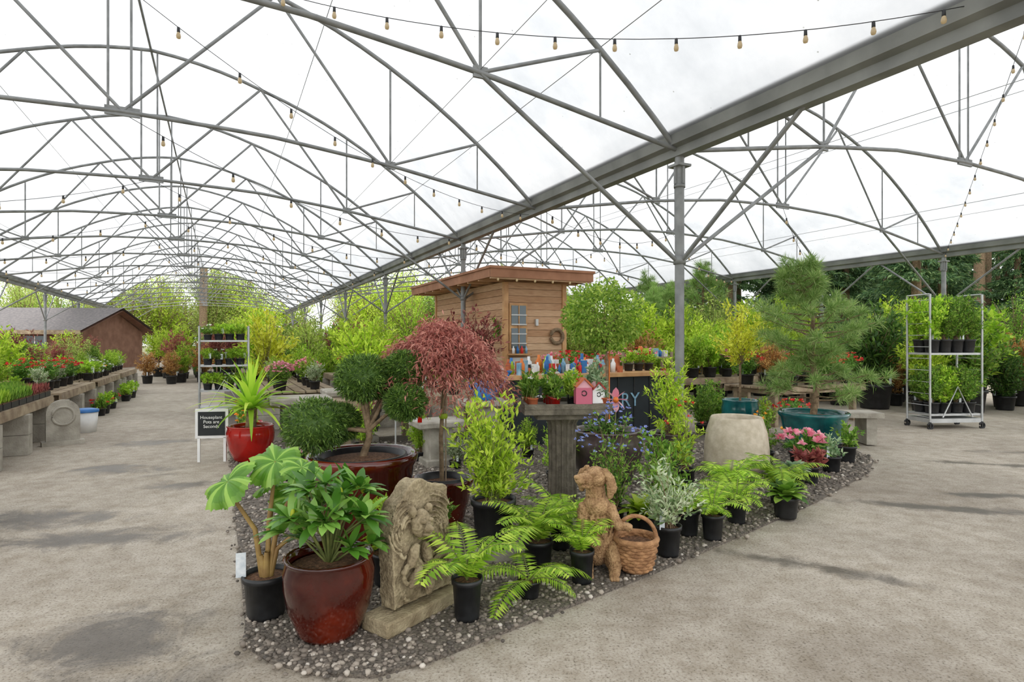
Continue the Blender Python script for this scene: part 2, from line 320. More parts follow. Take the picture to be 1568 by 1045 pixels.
pts=np.array(pts); n=len(pts); sz=(.006+.0085*R.rand(n)**1.6)*(1+.1*(pts[:,1]-2.6))
V=ico[None]*sz[:,None,None]*(np.array([1,1,.6])+R.rand(n,1,3)*.6)
an=R.rand(n)*6.28; c_,s_=np.cos(an),np.sin(an); Vx=V[:,:,0]*c_[:,None]-V[:,:,1]*s_[:,None]; Vy=V[:,:,0]*s_[:,None]+V[:,:,1]*c_[:,None]
V=np.stack([Vx+pts[:,0:1],Vy+pts[:,1:2],V[:,:,2]+.02],2)
F=(icf[None]+(np.arange(n)*12)[:,None,None]).reshape(-1,3)
gb.add(V.reshape(-1,3),F,'pebble',True,np.repeat(R.rand(n),20)); gb.obj('gravel_bed')
# ---------------- greenhouse structure
TS=3.66; T0=5.71; LM=5.11; HW=6.28; E=1.5
def top(x): return E+5.35-.0766*x*x+.12*max(0,1-abs(x)/2)
def bot(x): return E+float(np.interp(abs(x),[0,1.77,3.6,6.28],[3.05,3.0,2.8,2.36]))
tm=MB(); xs=np.linspace(-HW,HW,33)
tm.tube([(x,0,top(x)) for x in xs],.034,'steel',8)
tm.tube([(x,0,bot(x)) for x in np.linspace(-HW,HW,21)],.03,'steel',8)
def st(x1,z1,x2,z2,r=.017): tm.tube([(x1,0,z1),(x2,0,z2)],r,'steel',6)
for d in (-.16,.1): st(d,bot(0),d,top(0))
for s in (-1,1):
    st(s*3.6,bot(3.6),s*3.6,top(3.6)); st(s*3.6,bot(3.6),s*5.1,top(5.1),.022); st(s*3.6,bot(3.6),s*1.9,top(1.9),.022); st(0,bot(0),s*1.9,top(1.9),.024)
    st(s*5.1,bot(5.1),s*5.1,top(5.1),.012)
    tm.box((s*3.6,0,bot(3.6)),(.16,.03,.12),'steel')
tm.box((0,0,bot(0)),(.4,.03,.12),'steel')
tmesh=tm.mesh('roof_truss')
LC=LM-HW; RC=LM+HW
for k in range(-3,17):
    x,y=W2(LC,T0+k*TS); place(tmesh,'roof_truss',(x,y,0),A)
for k in range(-3,9):
    x,y=W2(RC,T0+k*TS); place(tmesh,'roof_truss',(x,y,0),A)
tl0=T0-3*TS-1
cm=MB()
for cen,t1 in ((LC,T0+12*TS),(RC,T0+8*TS)):
    xs=np.linspace(-HW,HW,41); ts=np.linspace(tl0,t1,60)
    V=[(cen+x,t,top(x)+.045) for t in ts for x in xs]; m_=len(xs)
    F=[(i*m_+j,i*m_+j+1,(i+1)*m_+j+1,(i+1)*m_+j) for i in range(len(ts)-1) for j in range(m_-1)]
    cm.add(V,F,'film',True)
cm.obj('ceiling',(0,0,0),A)
pm=MB()
for cen,t1 in ((LC,T0+16*TS),(RC,T0+8*TS)):
    pm.tube([(cen,tl0,top(0)-.01),(cen,t1,top(0)-.01)],.022,'steel',6)
    for x in (-5.1,-2.6,2.6,5.1): pm.tube([(cen+x,tl0,top(x)+.03),(cen+x,t1,top(x)+.03)],.006,'steel',4)
    for x in (-3.6,3.6): pm.tube([(cen+x,tl0,bot(x)+.03),(cen+x,t1,bot(x)+.03)],.004,'steel',4)
pm.obj('roof_purlins',(0,0,0),A)
def gutter(L,t0,t1,name='gutter_beam',s=1):
    g=MB(); pr=[(-.17,.2),(-.14,.03),(-.07,0),(-.07,-.1),(.07,-.1),(.07,0),(.14,.03),(.17,.2)]
    n=len(pr); V=[(a*s,t,E+2.38+b) for t in (t0,t1) for a,b in pr]
    g.add(V,[(i,(i+1)%n,n+(i+1)%n,n+i)[::-1] for i in range(n)],'gutter')
    g.add(V[:n],[list(range(n))],'gutter'); g.add(V[n:],[list(range(n))],'gutter')
    for a in (-.17,.17): g.tube([(a,t0,E+2.58),(a,t1,E+2.58)],.018,'steel',6)
    x,y=W2(L,0); g.obj(name,(x,y,0),A)
gutter(LM,tl0,T0+16*TS); gutter(LM-2*HW,tl0,T0+16*TS); gutter(LM+2*HW,tl0,T0+8*TS)
def column(sides=(1,-1)):
    c=MB(); c.tube([(0,0,0),(0,0,E+2.3)],.057,'steel',16); c.lathe([(.0,.02),(.14,.02),(.14,0)],(0,0,0),'steel',8,smooth=False)
    c.box((0,0,E+2.17),(.2,.2,.03),'steel'); c.box((0,0,E+2.05),(.16,.03,.22),'steel'); c.box((0,0,E+2.05),(.03,.16,.22),'steel')
    c.lathe([(.062,0),(.075,0),(.075,.1),(.062,.1)],(0,0,E+.95),'steel',16)
    c.lathe([(.062,0),(.07,0),(.07,.04),(.062,.04)],(0,0,E+1.9),'steel',16)
    for s in (1,-1): c.tube([(0,s*.05,E+1.0),(0,s*1.75,E+2.3)],.026,'steel',8)
    for s in sides: c.tube([(s*.05,0,E+1.0),(s*2.7,0,bot(3.6))],.026,'steel',8)
    return c.mesh('support_column')
cmid=column(); cl=column((1,)); cr=column((-1,))
for k in range(-2,17,2):
    x,y=W2(LM,T0+k*TS); place(cmid,'support_column',(x,y,0),A)
    x,y=W2(LM-2*HW,T0+k*TS); place(cl,'support_column',(x,y,0),A)
for k in range(-2,9):
    x,y=W2(LM+2*HW,T0+k*TS); place(cr,'support_column',(x,y,0),A)
def strl(a,b,sag,n,name='string_lights',s=.88):
    mb=MB(); a=np.array(a);b=np.array(b); t=np.linspace(0,1,24)[:,None]; P=a+(b-a)*t-np.array([0,0,1])*4*sag*t*(1-t)
    mb.tube(P,.004*s,'black',4)
    for i in range(n):
        u=(i+.5)/n; p=a+(b-a)*u-np.array([0,0,4*sag*u*(1-u)])
        mb.lathe([(0,0),(.014*s,0),(.016*s,-.05*s),(.011*s,-.055*s)],p,'black',8)
        mb.lathe([(.013*s,-.05*s),(.02*s,-.07*s),(.023*s,-.09*s),(.018*s,-.11*s),(0,-.118*s)],p,'bulb',10)
    mb.obj(name)
strl((-2.75,5.4,4.85),(3.46,4.4,4.0),.42,13); strl((-3.1,5.0,4.37),(.3,10.6,3.75),.4,11); strl((5.4,6.0,5.3),(11.7,16.1,3.8),.1,16)
for k in range(1,8):
    t=T0+k*TS; n=7
    strl(W2(LC,t)+(bot(0)-.02,),W2(LM,t+TS)+(3.9,),.45,n,s=1.2)
    if k>1: strl(W2(LM-2*HW,t)+(3.9,),W2(LC,t)+(bot(0)-.02,),.45,n,s=1.2)
    if k<6: strl(W2(LM,t)+(3.9,),W2(RC,t+TS)+(bot(0)-.02,),.45,n,s=1.2); strl(W2(RC,t)+(bot(0)-.02,),W2(LM+2*HW,t+TS)+(3.9,),.45,n,s=1.2)

# ---------------- foreground plants & pots
m=MB(); gpot(m,(0,0,0),.225,.4,'ox')
def whorl(m,p,ax,n,l,w,mat,el=.35):
    ax=np.array(ax,float)/np.linalg.norm(ax); t=np.cross(ax,[.3,.5,.8]); t/=np.linalg.norm(t); q=np.cross(ax,t)
    for i in range(n):
        a=i*2.4+R.rand()*.3; d=(t*math.cos(a)+q*math.sin(a))+ax*(el+R.rand()*.9)
        m.blade(np.array(p)+ax*.01*(n-i)/n,d,l*(.7+.4*R.rand()),w,mat,.6,5,.25)
for i in range(28):
    a=i*2.4; rr=.03+.20*math.sqrt((i+.5)/28); hh=.74-.9*rr+.14*R.rand()-(.1 if i%3==0 else 0)-(.07 if i%4==1 else 0)
    p=(rr*math.cos(a),rr*math.sin(a),hh); m.tube([(0,0,.34),(p[0]*.5,p[1]*.5,.34+(hh-.34)*.7),p],[.008,.006,.004],'stem',5)
    whorl(m,p,(p[0]*1.2,p[1]*1.2,.3),10,.145,.047,'g_rhod')
    if i%4==0: m.sph((p[0],p[1],p[2]+.03),(.013,.013,.03),'g_yell',6)
m.obj('potted_rhododendron',(-.93,3.03,.018))
m=MB(); npot(m,(0,0,0),.125,.23)
def gleaf(m,c,Rr,nrm,mat='g_gun',rot=0):
    nrm=np.array(nrm,float); nrm/=np.linalg.norm(nrm); t=np.cross(nrm,[.2,1,.1]); t/=np.linalg.norm(t); q=np.cross(nrm,t)
    n=98; V=[np.array(c)]; rings=[.2,.4,.6,.8,1]; lobes=7
    for ri in rings:
        for j in range(n):
            th=2*math.pi*j/n
            ed=1-(.20*abs(math.sin(lobes*th/2))**2+.07*abs(math.sin(lobes*3.5*th)))*ri**2
            if abs(th-math.pi)<.14: ed*=.4
            r_=Rr*ri*ed; z=Rr*(.25*ri+.07*ri*math.cos(lobes*th)+.04*ri*math.cos(lobes*4*th)-.5*ri**2.5+.12*ri*math.sin(2*th+rot))
            V.append(np.array(c)+t*r_*math.cos(th)+q*r_*math.sin(th)+nrm*z)
    F4=[];F3=[(0,1+j,1+(j+1)%n) for j in range(n)]
    for k in range(4):
        for j in range(n): F4.append((1+k*n+j,1+(k+1)*n+j,1+(k+1)*n+(j+1)%n,1+k*n+(j+1)%n))
    ve=np.abs(np.cos(np.arange(n)*math.pi*lobes/n)); base=.25+.3*ve+.5*(ve>.97)
    m.add(V,F3,mat,True,base)
    m.add(V,F4,mat,True,np.concatenate([base,base,base-.05,base+.15]))
for c,r_,nr in [((-.17,-.08,.74),.17,(-.5,-.5,.75)),((.03,.05,.82),.17,(.0,-.6,.85)),((.2,-.02,.80),.12,(.3,-.4,.9)),((.1,.12,.60),.13,(.5,-.3,.8)),((.2,0,.52),.1,(.6,-.4,.7)),((-.02,.15,.66),.12,(-.2,.2,.9))]:
    gleaf(m,c,r_,nr,rot=R.rand()*3)
    b=np.array([c[0]*.1,c[1]*.1,.2]); m.tube([b,b*.5+np.array([c[0]*.25,c[1]*.25,c[2]*.5]),np.array([c[0]*.8,c[1]*.8,c[2]*.85]),c],[.016,.013,.01,.007],'stalk',7)
for i in range(5): 
    a=i*1.3; m.tube([(0,0,.2),(.03*math.cos(a),.03*math.sin(a),.27+.02*i)],[.03,.012],'stalk',6)
m.box((-.11,-.06,.29),(.05,.004,.13),'tag',rz=.3)
m.obj('potted_gunnera',(-1.33,3.22,.018))
m=MB(); gpot(m,(0,0,0),.4,.64,'ox',kind=1)
m.lathe([(.30,.52),(.31,.63),(.33,.63),(.335,.5)],(0,0,0),'black',36); m.lathe([(.30,.585),(.15,.61),(0,.615)],(0,0,0),'soil',30)
def pompom(m,c,r,mat='g_topi',ns=3200,asp=.85,ll=.042):
    rr=np.array([r,r,r*asp]); m.sph(c,rr*.8,mat,14)
    u=rv(ns); P=np.array(c)+u*rr*(.78+.18*R.rand(ns))[:,None]*(1+.09*np.sin(u[:,0:1]*7+u[:,2:3]*5)*np.cos(u[:,1:2]*6)); m.leaves(P,u*.7+rv(ns)*.6,ll,ll*.26,mat)
tr=[(0,0,.6),(.05,0,.75),(.03,.02,.95),(.02,0,1.08)]; m.tube(tr,[.03,.026,.022,.018],'trunk',8)
for c,r in [((.0,0,1.2),.205),((.31,.05,1.27),.155),((.34,-.1,1.03),.15),((-.33,-.1,.86),.235),((.15,.2,1.13),.13),((-.22,.1,.85),.17)]:
    pompom(m,c,r); m.tube([(.04,0,.8),(c[0]*.5,c[1]*.5,.8+(c[2]-.8)*.5),c],[.018,.014,.01],'trunk',7)
m.obj('potted_pompom_topiary',(-1.13,4.5,.018))
def weeping(m,base,h,rad,nbr,per,mat,lw=.012,ll=.058,drop=.5):
    b=np.array(base,float)
    for i in range(nbr):
        a=i*2.399; rr=rad*math.sqrt((i+1)/nbr)*(.85+.25*R.rand()); topz=h-.16*rr/rad*h*.5+.04*R.randn()
        dz=drop*(rr/rad)**1.6*(.5+.7*R.rand())
        s0=b.copy(); c1=b+np.array([rr*.55*math.cos(a),rr*.55*math.sin(a),(topz-b[2])*1.5]); e=np.array([b[0]+rr*math.cos(a),b[1]+rr*math.sin(a),topz-dz])
        t=np.linspace(0,1,7)[:,None]; m.tube((1-t)**2*s0+2*t*(1-t)*c1+t*t*e,np.linspace(.007,.002,7),'trunk',3)
        t=(.35+.65*R.rand(per))[:,None]; P=(1-t)**2*s0+2*t*(1-t)*c1+t*t*e+R.randn(per,3)*np.array([.045,.045,.03])
        D=R.randn(per,3)*.6+np.array([math.cos(a)*.5,math.sin(a)*.5,-.5]); m.leaves(P,D,ll*(.6+.7*R.rand(per)),lw,mat)
m=MB(); gpot(m,(0,0,0),.25,.37,'ox',kind=1); m.lathe([(.17,.3),(.18,.38),(.2,.38),(.2,.3)],(0,0,0),'black',30)
m.tube([(0,0,.33),(-.01,0,.7),(.01,.01,1.05),(0,0,1.3)],[.02,.017,.015,.014],'trunk',8); m.tube([(.03,0,.33),(.03,0,1.2)],.006,'bench',5)
m.lathe([(.03,0),(.035,.01),(.035,.03),(.03,.04)],(.01,0,.85),'g_lime',8)
weeping(m,(0,0,1.2),1.56,.6,100,190,'g_red',drop=.56)
m.obj('potted_weeping_maple',(-.57,4.85,.018))
m=MB(); m.box((.02,-.02,.03),(.34,.3,.06),'conc',rz=.3); npot(m,(0,0,.06),.16,.33)
shrub(m,(0,0,.36),.82,.34,70,32,.06,.024,'g_lime',stem='stem',sr=.005,updir=.5,start=.2)
m.obj('potted_azalea',(-.13,4.15,.018))
def pfern(x,y,r=.085,h=.2,n=14,ln=.5,mat='g_fern',el=72,nm='potted_fern'):
    m=MB(); npot(m,(0,0,0),r,h); fern(m,(0,0,h*.9),n,ln,mat,el); m.obj(nm,(x,y,.018),R.rand()*6)
pfern(-.24,3.18,.085,.22,10,.44,el=90); pfern(.17,3.85,.1,.2,22,.46,el=86); pfern(.43,3.66,.078,.2,12,.34,el=84); pfern(.1,3.45,.07,.1,8,.40,el=55)
for x,y,n,ln in ((1.5,4.45,16,.36),(1.83,4.85,18,.38),(2.42,5.4,22,.48),(1.95,5.3,18,.45),(1.35,4.55,14,.36),(.35,4.25,16,.5)): pfern(x,y,.085,.19,n,ln,'g_fern',80)
def remesh(ob,vox,disp=0,scale=.05,sm=2):
    mo=ob.modifiers.new('r','REMESH'); mo.mode='VOXEL'; mo.voxel_size=vox; mo.use_smooth_shade=True
    s=ob.modifiers.new('s','SMOOTH'); s.iterations=sm; s.factor=.5
    if disp:
        tx=bpy.data.textures.new('c','CLOUDS'); tx.noise_scale=scale; tx.noise_depth=3; d=ob.modifiers.new('d','DISPLACE'); d.texture=tx; d.strength=disp; d.mid_level=.5
m=MB()
pr=[]
for i in range(21):
    a=math.pi*i/20; pr.append((.215*math.cos(a)+.02*math.sin(a*3),.43+.2*math.sin(a)**.7+.02*math.sin(a*5)+.02*math.cos(a)))
pr=[(.225,.02)]+pr+[(-.225,.02)]; n=len(pr)
V=[(x,-.04,z) for x,z in pr]+[(x,.07,z) for x,z in pr]
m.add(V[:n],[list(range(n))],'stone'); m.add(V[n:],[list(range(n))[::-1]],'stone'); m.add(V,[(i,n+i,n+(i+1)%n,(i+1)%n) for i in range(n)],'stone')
def arc(cx,cz,r,a0,a1,w,y=-.055,taper=True,k=14,sp=0):
    P=[]
    for i in range(k):
        u=i/(k-1); a=math.radians(a0+(a1-a0)*u); rr=r*(1-sp*u); P.append((cx+rr*math.cos(a),y,cz+rr*math.sin(a)))
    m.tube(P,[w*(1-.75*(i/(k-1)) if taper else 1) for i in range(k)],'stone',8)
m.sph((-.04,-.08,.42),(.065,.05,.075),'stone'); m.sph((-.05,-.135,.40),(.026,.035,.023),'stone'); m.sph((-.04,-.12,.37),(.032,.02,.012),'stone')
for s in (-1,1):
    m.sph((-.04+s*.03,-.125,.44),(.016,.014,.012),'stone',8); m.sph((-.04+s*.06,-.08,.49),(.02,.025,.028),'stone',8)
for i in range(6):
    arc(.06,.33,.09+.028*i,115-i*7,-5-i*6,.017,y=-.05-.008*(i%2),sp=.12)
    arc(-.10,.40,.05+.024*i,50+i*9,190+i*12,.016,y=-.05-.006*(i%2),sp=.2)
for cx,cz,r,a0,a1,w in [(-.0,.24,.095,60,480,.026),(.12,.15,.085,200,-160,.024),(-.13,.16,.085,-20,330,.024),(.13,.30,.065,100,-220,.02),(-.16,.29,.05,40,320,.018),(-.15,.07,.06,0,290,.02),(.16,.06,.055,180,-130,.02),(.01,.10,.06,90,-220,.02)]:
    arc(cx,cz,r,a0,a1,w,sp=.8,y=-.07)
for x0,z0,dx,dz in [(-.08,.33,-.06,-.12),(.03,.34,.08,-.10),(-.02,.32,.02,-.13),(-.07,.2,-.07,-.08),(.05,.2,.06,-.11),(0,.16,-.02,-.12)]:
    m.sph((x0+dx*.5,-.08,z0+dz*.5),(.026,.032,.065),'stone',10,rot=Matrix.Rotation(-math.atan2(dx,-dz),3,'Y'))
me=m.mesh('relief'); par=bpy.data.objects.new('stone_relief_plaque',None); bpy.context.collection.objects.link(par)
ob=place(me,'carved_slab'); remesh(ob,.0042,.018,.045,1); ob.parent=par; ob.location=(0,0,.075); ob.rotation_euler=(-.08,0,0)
m=MB(); m.box((0,0,.04),(.66,.2,.08),'stone'); pl=m.obj('plinth'); pl.parent=par
bv=pl.modifiers.new('b','BEVEL'); bv.width=.012; bv.segments=2
par.location=(-.5,3.26,.018); par.rotation_euler=(0,0,math.radians(54))
# seated dog statue with basket
m=MB()
def el(c,r,rx=0,rz=0):
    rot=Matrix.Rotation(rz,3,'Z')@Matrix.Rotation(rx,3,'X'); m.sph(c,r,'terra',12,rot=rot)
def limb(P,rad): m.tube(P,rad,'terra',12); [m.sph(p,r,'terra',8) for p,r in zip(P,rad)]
el((0,.02,.19),(.12,.12,.16)); el((0,-.005,.32),(.095,.09,.15)); el((0,-.03,.42),(.085,.078,.08))
limb([(0,-.01,.42),(-.008,-.03,.53)],[.068,.06])
el((-.005,-.04,.60),(.075,.075,.064),0,.5); limb([(-.05,-.08,.592),(-.105,-.135,.603)],[.042,.032]); m.sph((-.125,-.158,.622),(.018,.015,.014),'terra',8); limb([(-.045,-.08,.56),(-.085,-.125,.562)],[.026,.017])
limb([(-.058,.005,.645),(-.085,.02,.61),(-.095,.015,.56),(-.09,.01,.51)],[.018,.027,.032,.018]); limb([(.05,-.075,.645),(.082,-.085,.6),(.09,-.085,.545),(.08,-.08,.49)],[.018,.027,.034,.018])
m.sph((-.068,-.07,.632),(.013,.012,.012),'terra',8); m.sph((-.024,-.112,.632),(.013,.012,.012),'terra',8)
for s in (-1,1):
    el((s*.1,-.03,.12),(.06,.1,.1)); limb([(s*.11,-.08,.08),(s*.1,-.16,.04)],[.045,.032]); 
    for q in (-1,0,1): m.sph((s*.1+q*.018,-.185,.025),(.014,.026,.016),'terra',8)
limb([(-.08,-.04,.4),(-.09,-.1,.25),(-.05,-.12,.08),(-.05,-.15,.03)],[.042,.034,.028,.028])
for q in (-1,0,1): m.sph((-.05+q*.016,-.175,.022),(.012,.022,.015),'terra',8)
limb([(.08,-.04,.4),(.13,-.1,.32),(.19,-.1,.31)],[.042,.032,.026])
limb([(0,.1,.08),(.08,.17,.04),(.16,.16,.03)],[.03,.025,.015])
for i in range(160):
    u=rv(1)[0]; 
    c=np.array([0,0,.29])+u*np.array([.108,.1,.19]) 
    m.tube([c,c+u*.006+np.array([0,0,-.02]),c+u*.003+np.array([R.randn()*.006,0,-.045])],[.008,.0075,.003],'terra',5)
par=bpy.data.objects.new('dog_statue',None); bpy.context.collection.objects.link(par)
ob=place(m.mesh('dog'),'body'); remesh(ob,.0048,.010,.014,1); ob.parent=par
m=MB(); bx,by=.24,-.03
for i in range(9):
    z=.05+i*.02; r_=.09+.035*(i/8)**.7; a=np.linspace(0,2*np.pi,49); m.tube([(bx+(r_+.006*math.sin(q*12+i*3.14))*math.cos(q),by+(r_+.006*math.sin(q*12+i*3.14))*math.sin(q),z) for q in a],.0125,'terra2',6)
m.lathe([(0,.03),(.085,.03),(.09,.06),(.12,.22)],(bx,by,0),'terra2',24)
a=np.linspace(0,math.pi,17); m.tube([(bx+.125*math.cos(q),by,.22+.14*math.sin(q)) for q in a],.013,'terra2',8); m.tube([(bx+.12*math.cos(q),by+.01*math.sin(q*8),.22+.135*math.sin(q)+.008) for q in a],.010,'terra2',8)
a=np.linspace(0,2*math.pi,33); m.tube([(bx+.128*math.cos(q),by+.128*math.sin(q),.225) for q in a],.018,'terra2',8)
m.lathe([(.11,.2),(0,.21)],(bx,by,0),'soil',16)
b=m.obj('basket'); b.parent=par
par.location=(.55,3.88,.0); par.rotation_euler=(0,0,-.1); par.scale=(1.04,)*3
# fluted pedestal with succulents
m=MB()
m.lathe([(0,0),(.17,0),(.17,.05),(.145,.08)],(0,0,0),'fluted',32); m.lathe([(.145,.08),(.13,.12),(.115,.45),(.125,.78),(.16,.84)],(0,0,0),'fluted',64,flute=.12,smooth=False)
m.box((0,0,.865),(.5,.5,.05),'fluted'); m.box((0,0,.91),(.72,.6,.05),'fluted'); 
for a,b,c,d in ((0,-.29,.72,.03),(0,.29,.72,.03)): m.box((a,b,.95),(c,d,.04),'fluted')
for a in (-.345,.345): m.box((a,0,.95),(.03,.6,.04),'fluted')
for i in range(16):
    x=-.28+.19*(i%4)+R.randn()*.01; y=-.2+.13*(i//4); npot(m,(x,y,.935),.045,.08,['clay','red','black','clay'][i%4])
    shrub(m,(x,y,1.0),.16+.18*R.rand(),.08,14,16,.05,.022,['g_mid','g_gray','g_fern','g_mid'][(i*7)%4],stem='stem',sr=.002,fl='whitef' if i%5==0 else ('redf' if i%5==2 else None),nf=5,fs=.02)
m.obj('pedestal_planter_table',(.43,5.1,.018),.1)
def bhouse(x,y,z,wall,roof,s=1,rz=.1):
    m=MB(); a=.06*s; m.box((0,0,.06*s),(2*a,.09*s,.12*s),wall)
    m.add([(-a,-.045*s,.12*s),(a,-.045*s,.12*s),(0,-.045*s,.18*s),(-a,.045*s,.12*s),(a,.045*s,.12*s),(0,.045*s,.18*s)],[(0,1,2),(3,5,4)],wall)
    for q in (-1,1): m.box((q*a*.55,0,.158*s),(a*1.5,.12*s,.012*s),roof,rot=Matrix.Rotation(q*.79,3,'Y'))
    m.lathe([(0,0),(.018*s,0),(.018*s,.004),(0,.004)],(0,0,0),'black',12); 
    a_=np.linspace(0,2*np.pi,13); m.tube([(.018*s*math.cos(t),-.047*s,.08*s+.018*s*math.sin(t)) for t in a_],.004*s,'black',5)
    m.obj('birdhouse',(x,y,z),rz)
bhouse(.58,4.87,.988,'pink','clay',1.1); bhouse(.70,4.92,.988,'white','red',.9,.3)
def pshrub(nm,x,y,pr,ph,h,r,nb,lpb,ll,lw,mat,fl=None,nf=0,fs=.03,pm='black',gp=None,updir=.35,z=.018,tag=False):
    m=MB()
    (gpot(m,(0,0,0),pr,ph,pm,kind=gp) if gp is not None else npot(m,(0,0,0),pr,ph,pm))
    shrub(m,(0,0,ph*.88),h,r,nb,lpb,ll,lw,mat,sr=.004,fl=fl,nf=nf,fs=fs,updir=updir,start=.25)
    if tag: m.box((-pr*.7,-pr*.5,ph+.05),(.045,.003,.13),'tag',rz=.3)
    return m.obj(nm,(x,y,z),R.rand()*.4)
def hosta(nm,x,y,r=.11,h=.18,n=34,l=.2,w=.09,mat='g_gray'):
    m=MB(); npot(m,(0,0,0),r,h)
    for i in range(n):
        a=i*2.4; e=math.radians(75-55*i/n); m.blade((0,0,h*.9),(math.cos(a)*math.cos(e),math.sin(a)*math.cos(e),math.sin(e)),l*(.8+.3*R.rand()),w,mat,1.2,6,.2)
    m.obj(nm,(x,y,.018))
hosta('potted_hosta',2.3,5.0,mat='g_mid'); hosta('potted_hosta',2.8,5.9,mat='g_gray',l=.17); hosta('potted_hosta',.98,4.5,mat='g_lime')
pshrub('potted_pieris',1.08,4.12,.095,.21,.52,.28,36,26,.055,.02,'g_var',tag=True)
pshrub('potted_shrub',1.25,4.85,.1,.2,.5,.27,28,26,.05,.02,'g_mid')
pshrub('potted_rhododendron',3.25,6.65,.15,.25,.25,.24,22,20,.1,.035,'g_rhod','pink',20,.07)
pshrub('potted_fuchsia',3.62,6.75,.11,.18,.25,.17,16,22,.06,.03,'g_gray',tag=True)
pshrub('potted_shrub',2.95,6.95,.11,.2,.5,.22,24,26,.05,.022,'g_mid','orange',8,.04,tag=True)
pshrub('potted_shrub',4.1,7.3,.12,.2,.3,.18,18,22,.06,.03,'g_mid')
pshrub('potted_rhododendron',-.75,3.65,.12,.2,.35,.2,16,20,.09,.03,'g_lime')
pshrub('potted_ceanothus',.78,4.62,.1,.2,.85,.3,40,30,.04,.018,'g_mid','bluef',90,.018)
pshrub('potted_shrub',-.55,4.3,.1,.16,.25,.15,16,22,.06,.03,'g_mid')
pshrub('potted_shrub',1.35,5.3,.12,.2,.6,.28,30,26,.06,.026,'g_mid')
pshrub('potted_nandina',1.75,6.0,.1,.2,.75,.2,26,28,.06,.018,'g_lime','redf',8,.025)
pshrub('potted_heuchera',3.1,6.2,.1,.18,.22,.16,24,22,.07,.04,'g_drk')
m=MB(); gpot(m,(0,0,0),.34,.66,'beige',kind=2); m.obj('beige_ceramic_pot',(2.45,6.5,.018))
m=MB(); gpot(m,(0,0,0),.38,.55,'plum',kind=0)
m.tube([(0,0,.5),(.01,0,1.0),(-.01,0,1.6)],[.02,.017,.012],'trunk',8); m.tube([(.03,0,.5),(.03,0,1.5)],.008,'orangep',5)
n=4200; u=rv(n); P=np.array([-.05,0,1.74])+u*np.array([.43,.43,.38])*((.45+.55*R.rand(n))**.8)[:,None]*(1+.1*np.sin(u[:,0:1]*6)*np.cos(u[:,2:3]*7)); m.leaves(P,u*.6+rv(n)*.8,.05,.026,'g_std')
for i in range(40):
    q=rv(1)[0]; q[2]=abs(q[2])*1.2-.4; m.tube([(0,0,1.42),np.array([-.03,0,1.6])+q*.15,np.array([-.05,0,1.74])+q*.36],[.006,.004,.002],'trunk',3)
shrub(m,(0,0,.48),.2,.34,20,20,.07,.02,'g_dark',sr=.003); m.obj('potted_standard_tree',(1.0,6.3,.018))
m=MB(); gpot(m,(0,0,0),.26,.42,'plum',kind=0); shrub(m,(0,0,.38),1.05,.32,44,30,.07,.022,'g_lime',sr=.004); m.obj('potted_maple_sapling',(1.85,6.95,.018))
m=MB(); gpot(m,(0,0,0),.42,.55,'teal',kind=1)
tk=[(0,0,.5),(.05,0,.9),(-.03,0,1.3),(0,0,1.8),(-.2,0,2.35)]
m.tube(tk,[.045,.04,.035,.025,.012],'trunk',9)
def tuft(m,p,ax,n=46,l=.14): 
    D=np.array(ax)*.7+rv(n)*.75; m.leaves(np.tile(p,(n,1))+rv(n)*.012,D,l*(.7+.4*R.rand(n)),.007,'g_pine',fold=0)
def pine(m,trunk,nb,rad,zlo,zhi,tufts=6,l=.15,n=46,prof=None):
    for i in range(nb):
        u=(i+.5)/nb; z=zlo+(zhi-zlo)*u; a=i*2.399; px=np.interp(z,[q[2] for q in trunk],[q[0] for q in trunk]); r_=rad*(prof(z) if prof else math.sin(math.pi*(u*.72+.25)))*(.6+.5*R.rand())
        if r_<.04: continue
        s0=np.array([px,0,z]); e=s0+np.array([r_*math.cos(a),r_*math.sin(a),.08+.14*R.rand()]); mid=(s0+e)/2-np.array([0,0,.04]); m.tube([s0,mid,e],[.012,.008,.005],'trunk',4)
        for j in range(tufts):
            q=.5+.5*(j+1)/tufts; p=s0+(e-s0)*q+rv(1)[0]*.05; tuft(m,p,(math.cos(a)*.6,math.sin(a)*.6,.6),n,l)
pine(m,tk,66,.82,.68,2.4,6,.16,48,prof=lambda z: float(np.interp(z,[.68,.8,1.0,1.12,1.22,1.35,1.6,1.8,1.95,2.05,2.2,2.4],[.8,1.1,.85,.3,.4,.9,1.05,.85,.45,.3,.42,.25]))); m.obj('potted_pine',(4.0,7.9,.018))
m=MB(); gpot(m,(0,0,0),.27,.62,'teal',kind=0); m.tube([(0,0,.55),(0,0,1.3)],.018,'trunk',7); shrub(m,(0,0,1.15),1.0,.5,60,26,.07,.026,'g_yell',sr=.004); m.obj('potted_golden_maple',(3.45,9.0,.0))
m=MB(); gpot(m,(0,0,0),.28,.44,'red',kind=0); m.tube([(0,0,.4),(.02,0,.66)],[.07,.06],'trunk',8); spiky(m,(.0,0,.62),66,.7,.08,'g_fern',(5,88),1.1); m.obj('potted_yucca',(-3.25,7.4,.018))
m=MB(); m.box((0,0,.47),(.38,.03,.36),'white'); m.box((0,-.018,.47),(.31,.012,.29),'slate')
for x in (-.15,.15): m.box((x,.0,.15),(.03,.03,.3),'white')
par=bpy.data.objects.new('chalkboard_sign',None); bpy.context.collection.objects.link(par); b=m.obj('board'); b.parent=par
def text(s,size,loc,mat,parent,nm):
    cu=bpy.data.curves.new(nm,'FONT'); cu.body=s; cu.size=size; cu.extrude=.002; cu.align_x='CENTER'; cu.materials.append(M[mat]); o=bpy.data.objects.new(nm,cu); bpy.context.collection.objects.link(o); o.parent=parent; o.location=loc; o.rotation_euler=(math.pi/2,0,0); return o
